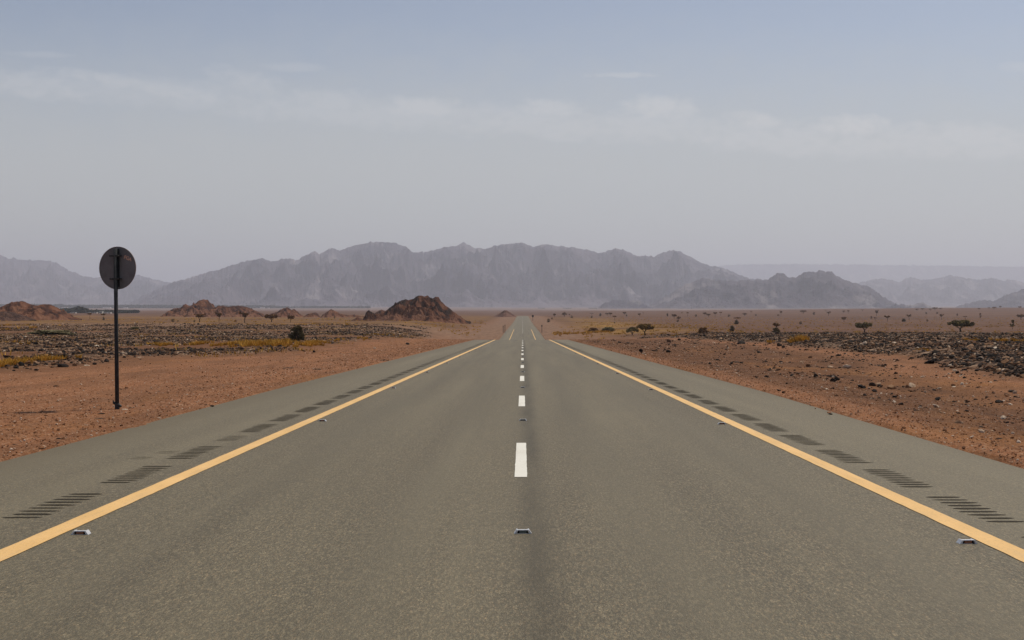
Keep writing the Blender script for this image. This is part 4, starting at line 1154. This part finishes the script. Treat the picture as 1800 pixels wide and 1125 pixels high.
# pebbles on the verges
def pebbles(n, side):
    u = RNG.random(n); y = 5.5 * (170 / 5.5) ** u
    e = RNG.gamma(1.15, 3.2 if side > 0 else 3.6, n) - .12 * (RNG.random(n) < .06) * RNG.random(n) * 3
    x = np.where(side < 0, road_l(y) - e - .05, road_r(y) + e + .05)
    s = .009 * np.exp(RNG.normal(0, .55, n)) * (1 + y / 110)
    z = np.maximum(ground_z(x, y) + .016, np.where((x > road_l(y)) & (x < road_r(y)), EYE - road_d(y), -99))
    return np.column_stack([x, y, z]), np.clip(s, .005, .06)
for side, nm, n in ((-1, 'left', 42000), (1, 'right', 42000)):
    P, S = pebbles(n, side)
    scatter('gravel', P, S, np.clip(RNG.normal(.60, .22, len(P)), 0, 1), SH1, M_pebble, f'fine gravel and pebbles on the sandy verge {nm} of the road', 'gravel')
# dark chips of the rough strip beside the right shoulder
n = 20000; y = 12 * (150 / 12) ** RNG.random(n); x = road_r(y) + 1.2 + RNG.random(n) ** .8 * (right_edge(y) - road_r(y) - 1.0)
cl = fbm(x * .5, y * .25, 3); k = cl > -.05
P = np.column_stack([x, y, ground_z(x, y)])[k]
scatter('rock_chips', P, (.015 * np.exp(RNG.normal(0, .65, n)) * (1 + y / 70))[k], np.where(RNG.random(n) < .62, RNG.beta(1.2, 6, n), RNG.beta(4, 1.4, n))[k], SH1, M_stone, 'dark stone chips strewn over the brown strip beside the right shoulder', 'rock chips')

# ------------------------------------------------------------------ dry grass
def grass_patches():
    V = []; T = []
    # (px, py, half width px, half depth m, tufts, height m)
    pats = [(12, 642, 22, 2, 22, .34), (32, 638, 16, 2, 16, .28), (62, 635, 10, 2, 12, .3), (112, 632, 9, 2, 8, .26), (28, 603, 9, 3, 6, .3), (66, 604, 6, 3, 4, .3),
            (62, 577, 5, 6, 9, .8), (12, 580, 8, 6, 8, .8), (4, 573, 6, 8, 7, .9),
            (292, 607, 11, 2, 16, .33), (268, 606, 9, 2, 8, .26), (345, 606, 11, 2, 18, .36), (357, 604, 10, 3, 14, .33), (380, 608, 8, 2, 10, .26), (405, 606, 8, 2, 12, .3),
            (448, 607, 15, 5, 30, .45), (470, 605, 16, 8, 40, .5), (495, 607, 14, 5, 34, .45), (508, 600, 16, 8, 26, .45), (545, 607, 14, 5, 34, .45), (558, 603, 12, 5, 30, .4), (430, 604, 10, 5, 24, .4), (330, 607, 8, 4, 6, .3), (585, 599, 10, 4, 10, .3), (640, 596, 16, 4, 12, .3), (680, 590, 24, 6, 14, .4),
            (1405, 600, 9, 1.6, 26, .62), (1397, 601, 9, 2, 10, .3), (1354, 602, 6, 1.5, 8, .3), (1018, 586, 10, 5, 26, .5), (1030, 588, 8, 4, 20, .45), (1004, 584, 6, 8, 16, .6), (1086, 587, 10, 5, 18, .4), (1052, 578, 14, 12, 30, .8), (1030, 576, 12, 12, 26, .8), (995, 571, 10, 16, 24, .9), (1065, 575, 12, 10, 18, .7), (980, 567, 8, 20, 20, .9),
            (1135, 588, 22, 5, 16, .32), (1190, 590, 26, 5, 20, .32), (1160, 587, 20, 6, 16, .36), (1700, 599, 10, 3, 10, .3), (1765, 600, 18, 3, 18, .32), (1630, 617, 14, 1.5, 6, .16), (1280, 577, 6, 8, 5, .5), (1250, 573, 8, 8, 6, .5)]
    for px, py, hw, hd, n, h in pats:
        x0, y0, _ = pix_ground(px, py, 20, 420)
        for i in range(n):
            x = x0 + random.gauss(0, .5) * hw * y0 / F; y = y0 + random.gauss(0, .55) * hd; z = float(ground_z(x, y))
            tt = random.random(); hh = h * random.uniform(.5, 1.2)
            for b in range(26):
                a = random.uniform(0, 6.28); r = random.random() * .35 * hh; l = hh * random.uniform(.5, 1)
                bx, by = x + math.cos(a) * r, y + math.sin(a) * r; c, s = math.cos(a) * l * .5, math.sin(a) * l * .5; w = .022 + .00016 * y
                q = random.uniform(0, 3.14)
                V += [(bx - math.cos(q) * w, by - math.sin(q) * w, z - .02), (bx + math.cos(q) * w, by + math.sin(q) * w, z - .02), (bx + c, by + s, z + l)]
                T += [min(1, tt * .6 + random.random() * .4)] * 3
    # tufts over the left plain and along the right verge
    for i in range(7600):
        if i >= 6400: y = random.uniform(42, 300); x = -(left := float(left_edge(y))) - random.random() ** 1.2 * .42 * y
        elif i < 2600: y = random.uniform(330, 900); x = -y * random.uniform(.03, .5)
        elif i < 4200: y = random.uniform(270, 800); x = 22 + .05 * y + random.gauss(0, 6 + .03 * y)
        else: y = random.uniform(300, 1400); x = y * random.uniform(.05, .46)
        if abs(x) < 11 + .012 * y: continue
        if i >= 6400 and fbm(x * .09, y * .04, 2) < .12: continue
        if fbm(x * .02, y * .008, 2) < (.12 if i < 4200 else .2) and i < 4200: continue
        z = float(ground_z(x, y)); h = random.uniform(.3, .9) * (.5 if i >= 6400 else 1)
        tt = random.random()
        for b in range(9):
            a = random.uniform(0, 6.28); r = random.random() * .6; l = h * random.uniform(.5, 1); w = .10 if i < 6400 else .04
            bx, by = x + math.cos(a) * r, y + math.sin(a) * r; q = random.uniform(0, 3.14)
            V += [(bx - math.cos(q) * w, by - math.sin(q) * w, z - .03), (bx + math.cos(q) * w, by + math.sin(q) * w, z - .03), (bx + math.cos(a) * l * .4, by + math.sin(a) * l * .4, z + l)]
            T += [min(1, tt * .6 + random.random() * .4)] * 3
    tag(np_obj('dry_grass', V, np.arange(len(V)).reshape(-1, 3), M_grass, attrs={'tone': ('POINT', T)}), 'yellow dry grass tufts among the rubble and over the plain', 'grass', None, 'stuff')
grass_patches()

# ------------------------------------------------------------------ haze
def haze():
    bm = bmesh.new()
    add_box(bm, (0, 20500, 380), (96000, 54000, 1260))
    m = bpy.data.materials.new('dust_haze'); m.use_nodes = True; nt = m.node_tree; nt.nodes.clear()
    out = nt.nodes.new('ShaderNodeOutputMaterial'); v = nt.nodes.new('ShaderNodeVolumePrincipled')
    v.inputs['Color'].default_value = (.83, .86, .975, 1); v.inputs['Density'].default_value = 6.8e-5; v.inputs['Anisotropy'].default_value = .25
    nt.links.new(v.outputs[0], out.inputs['Volume'])
    o = bm_obj('haze', bm, m); tag(o, 'pale dust haze over the desert and mountains', 'haze', None, 'stuff')
haze()
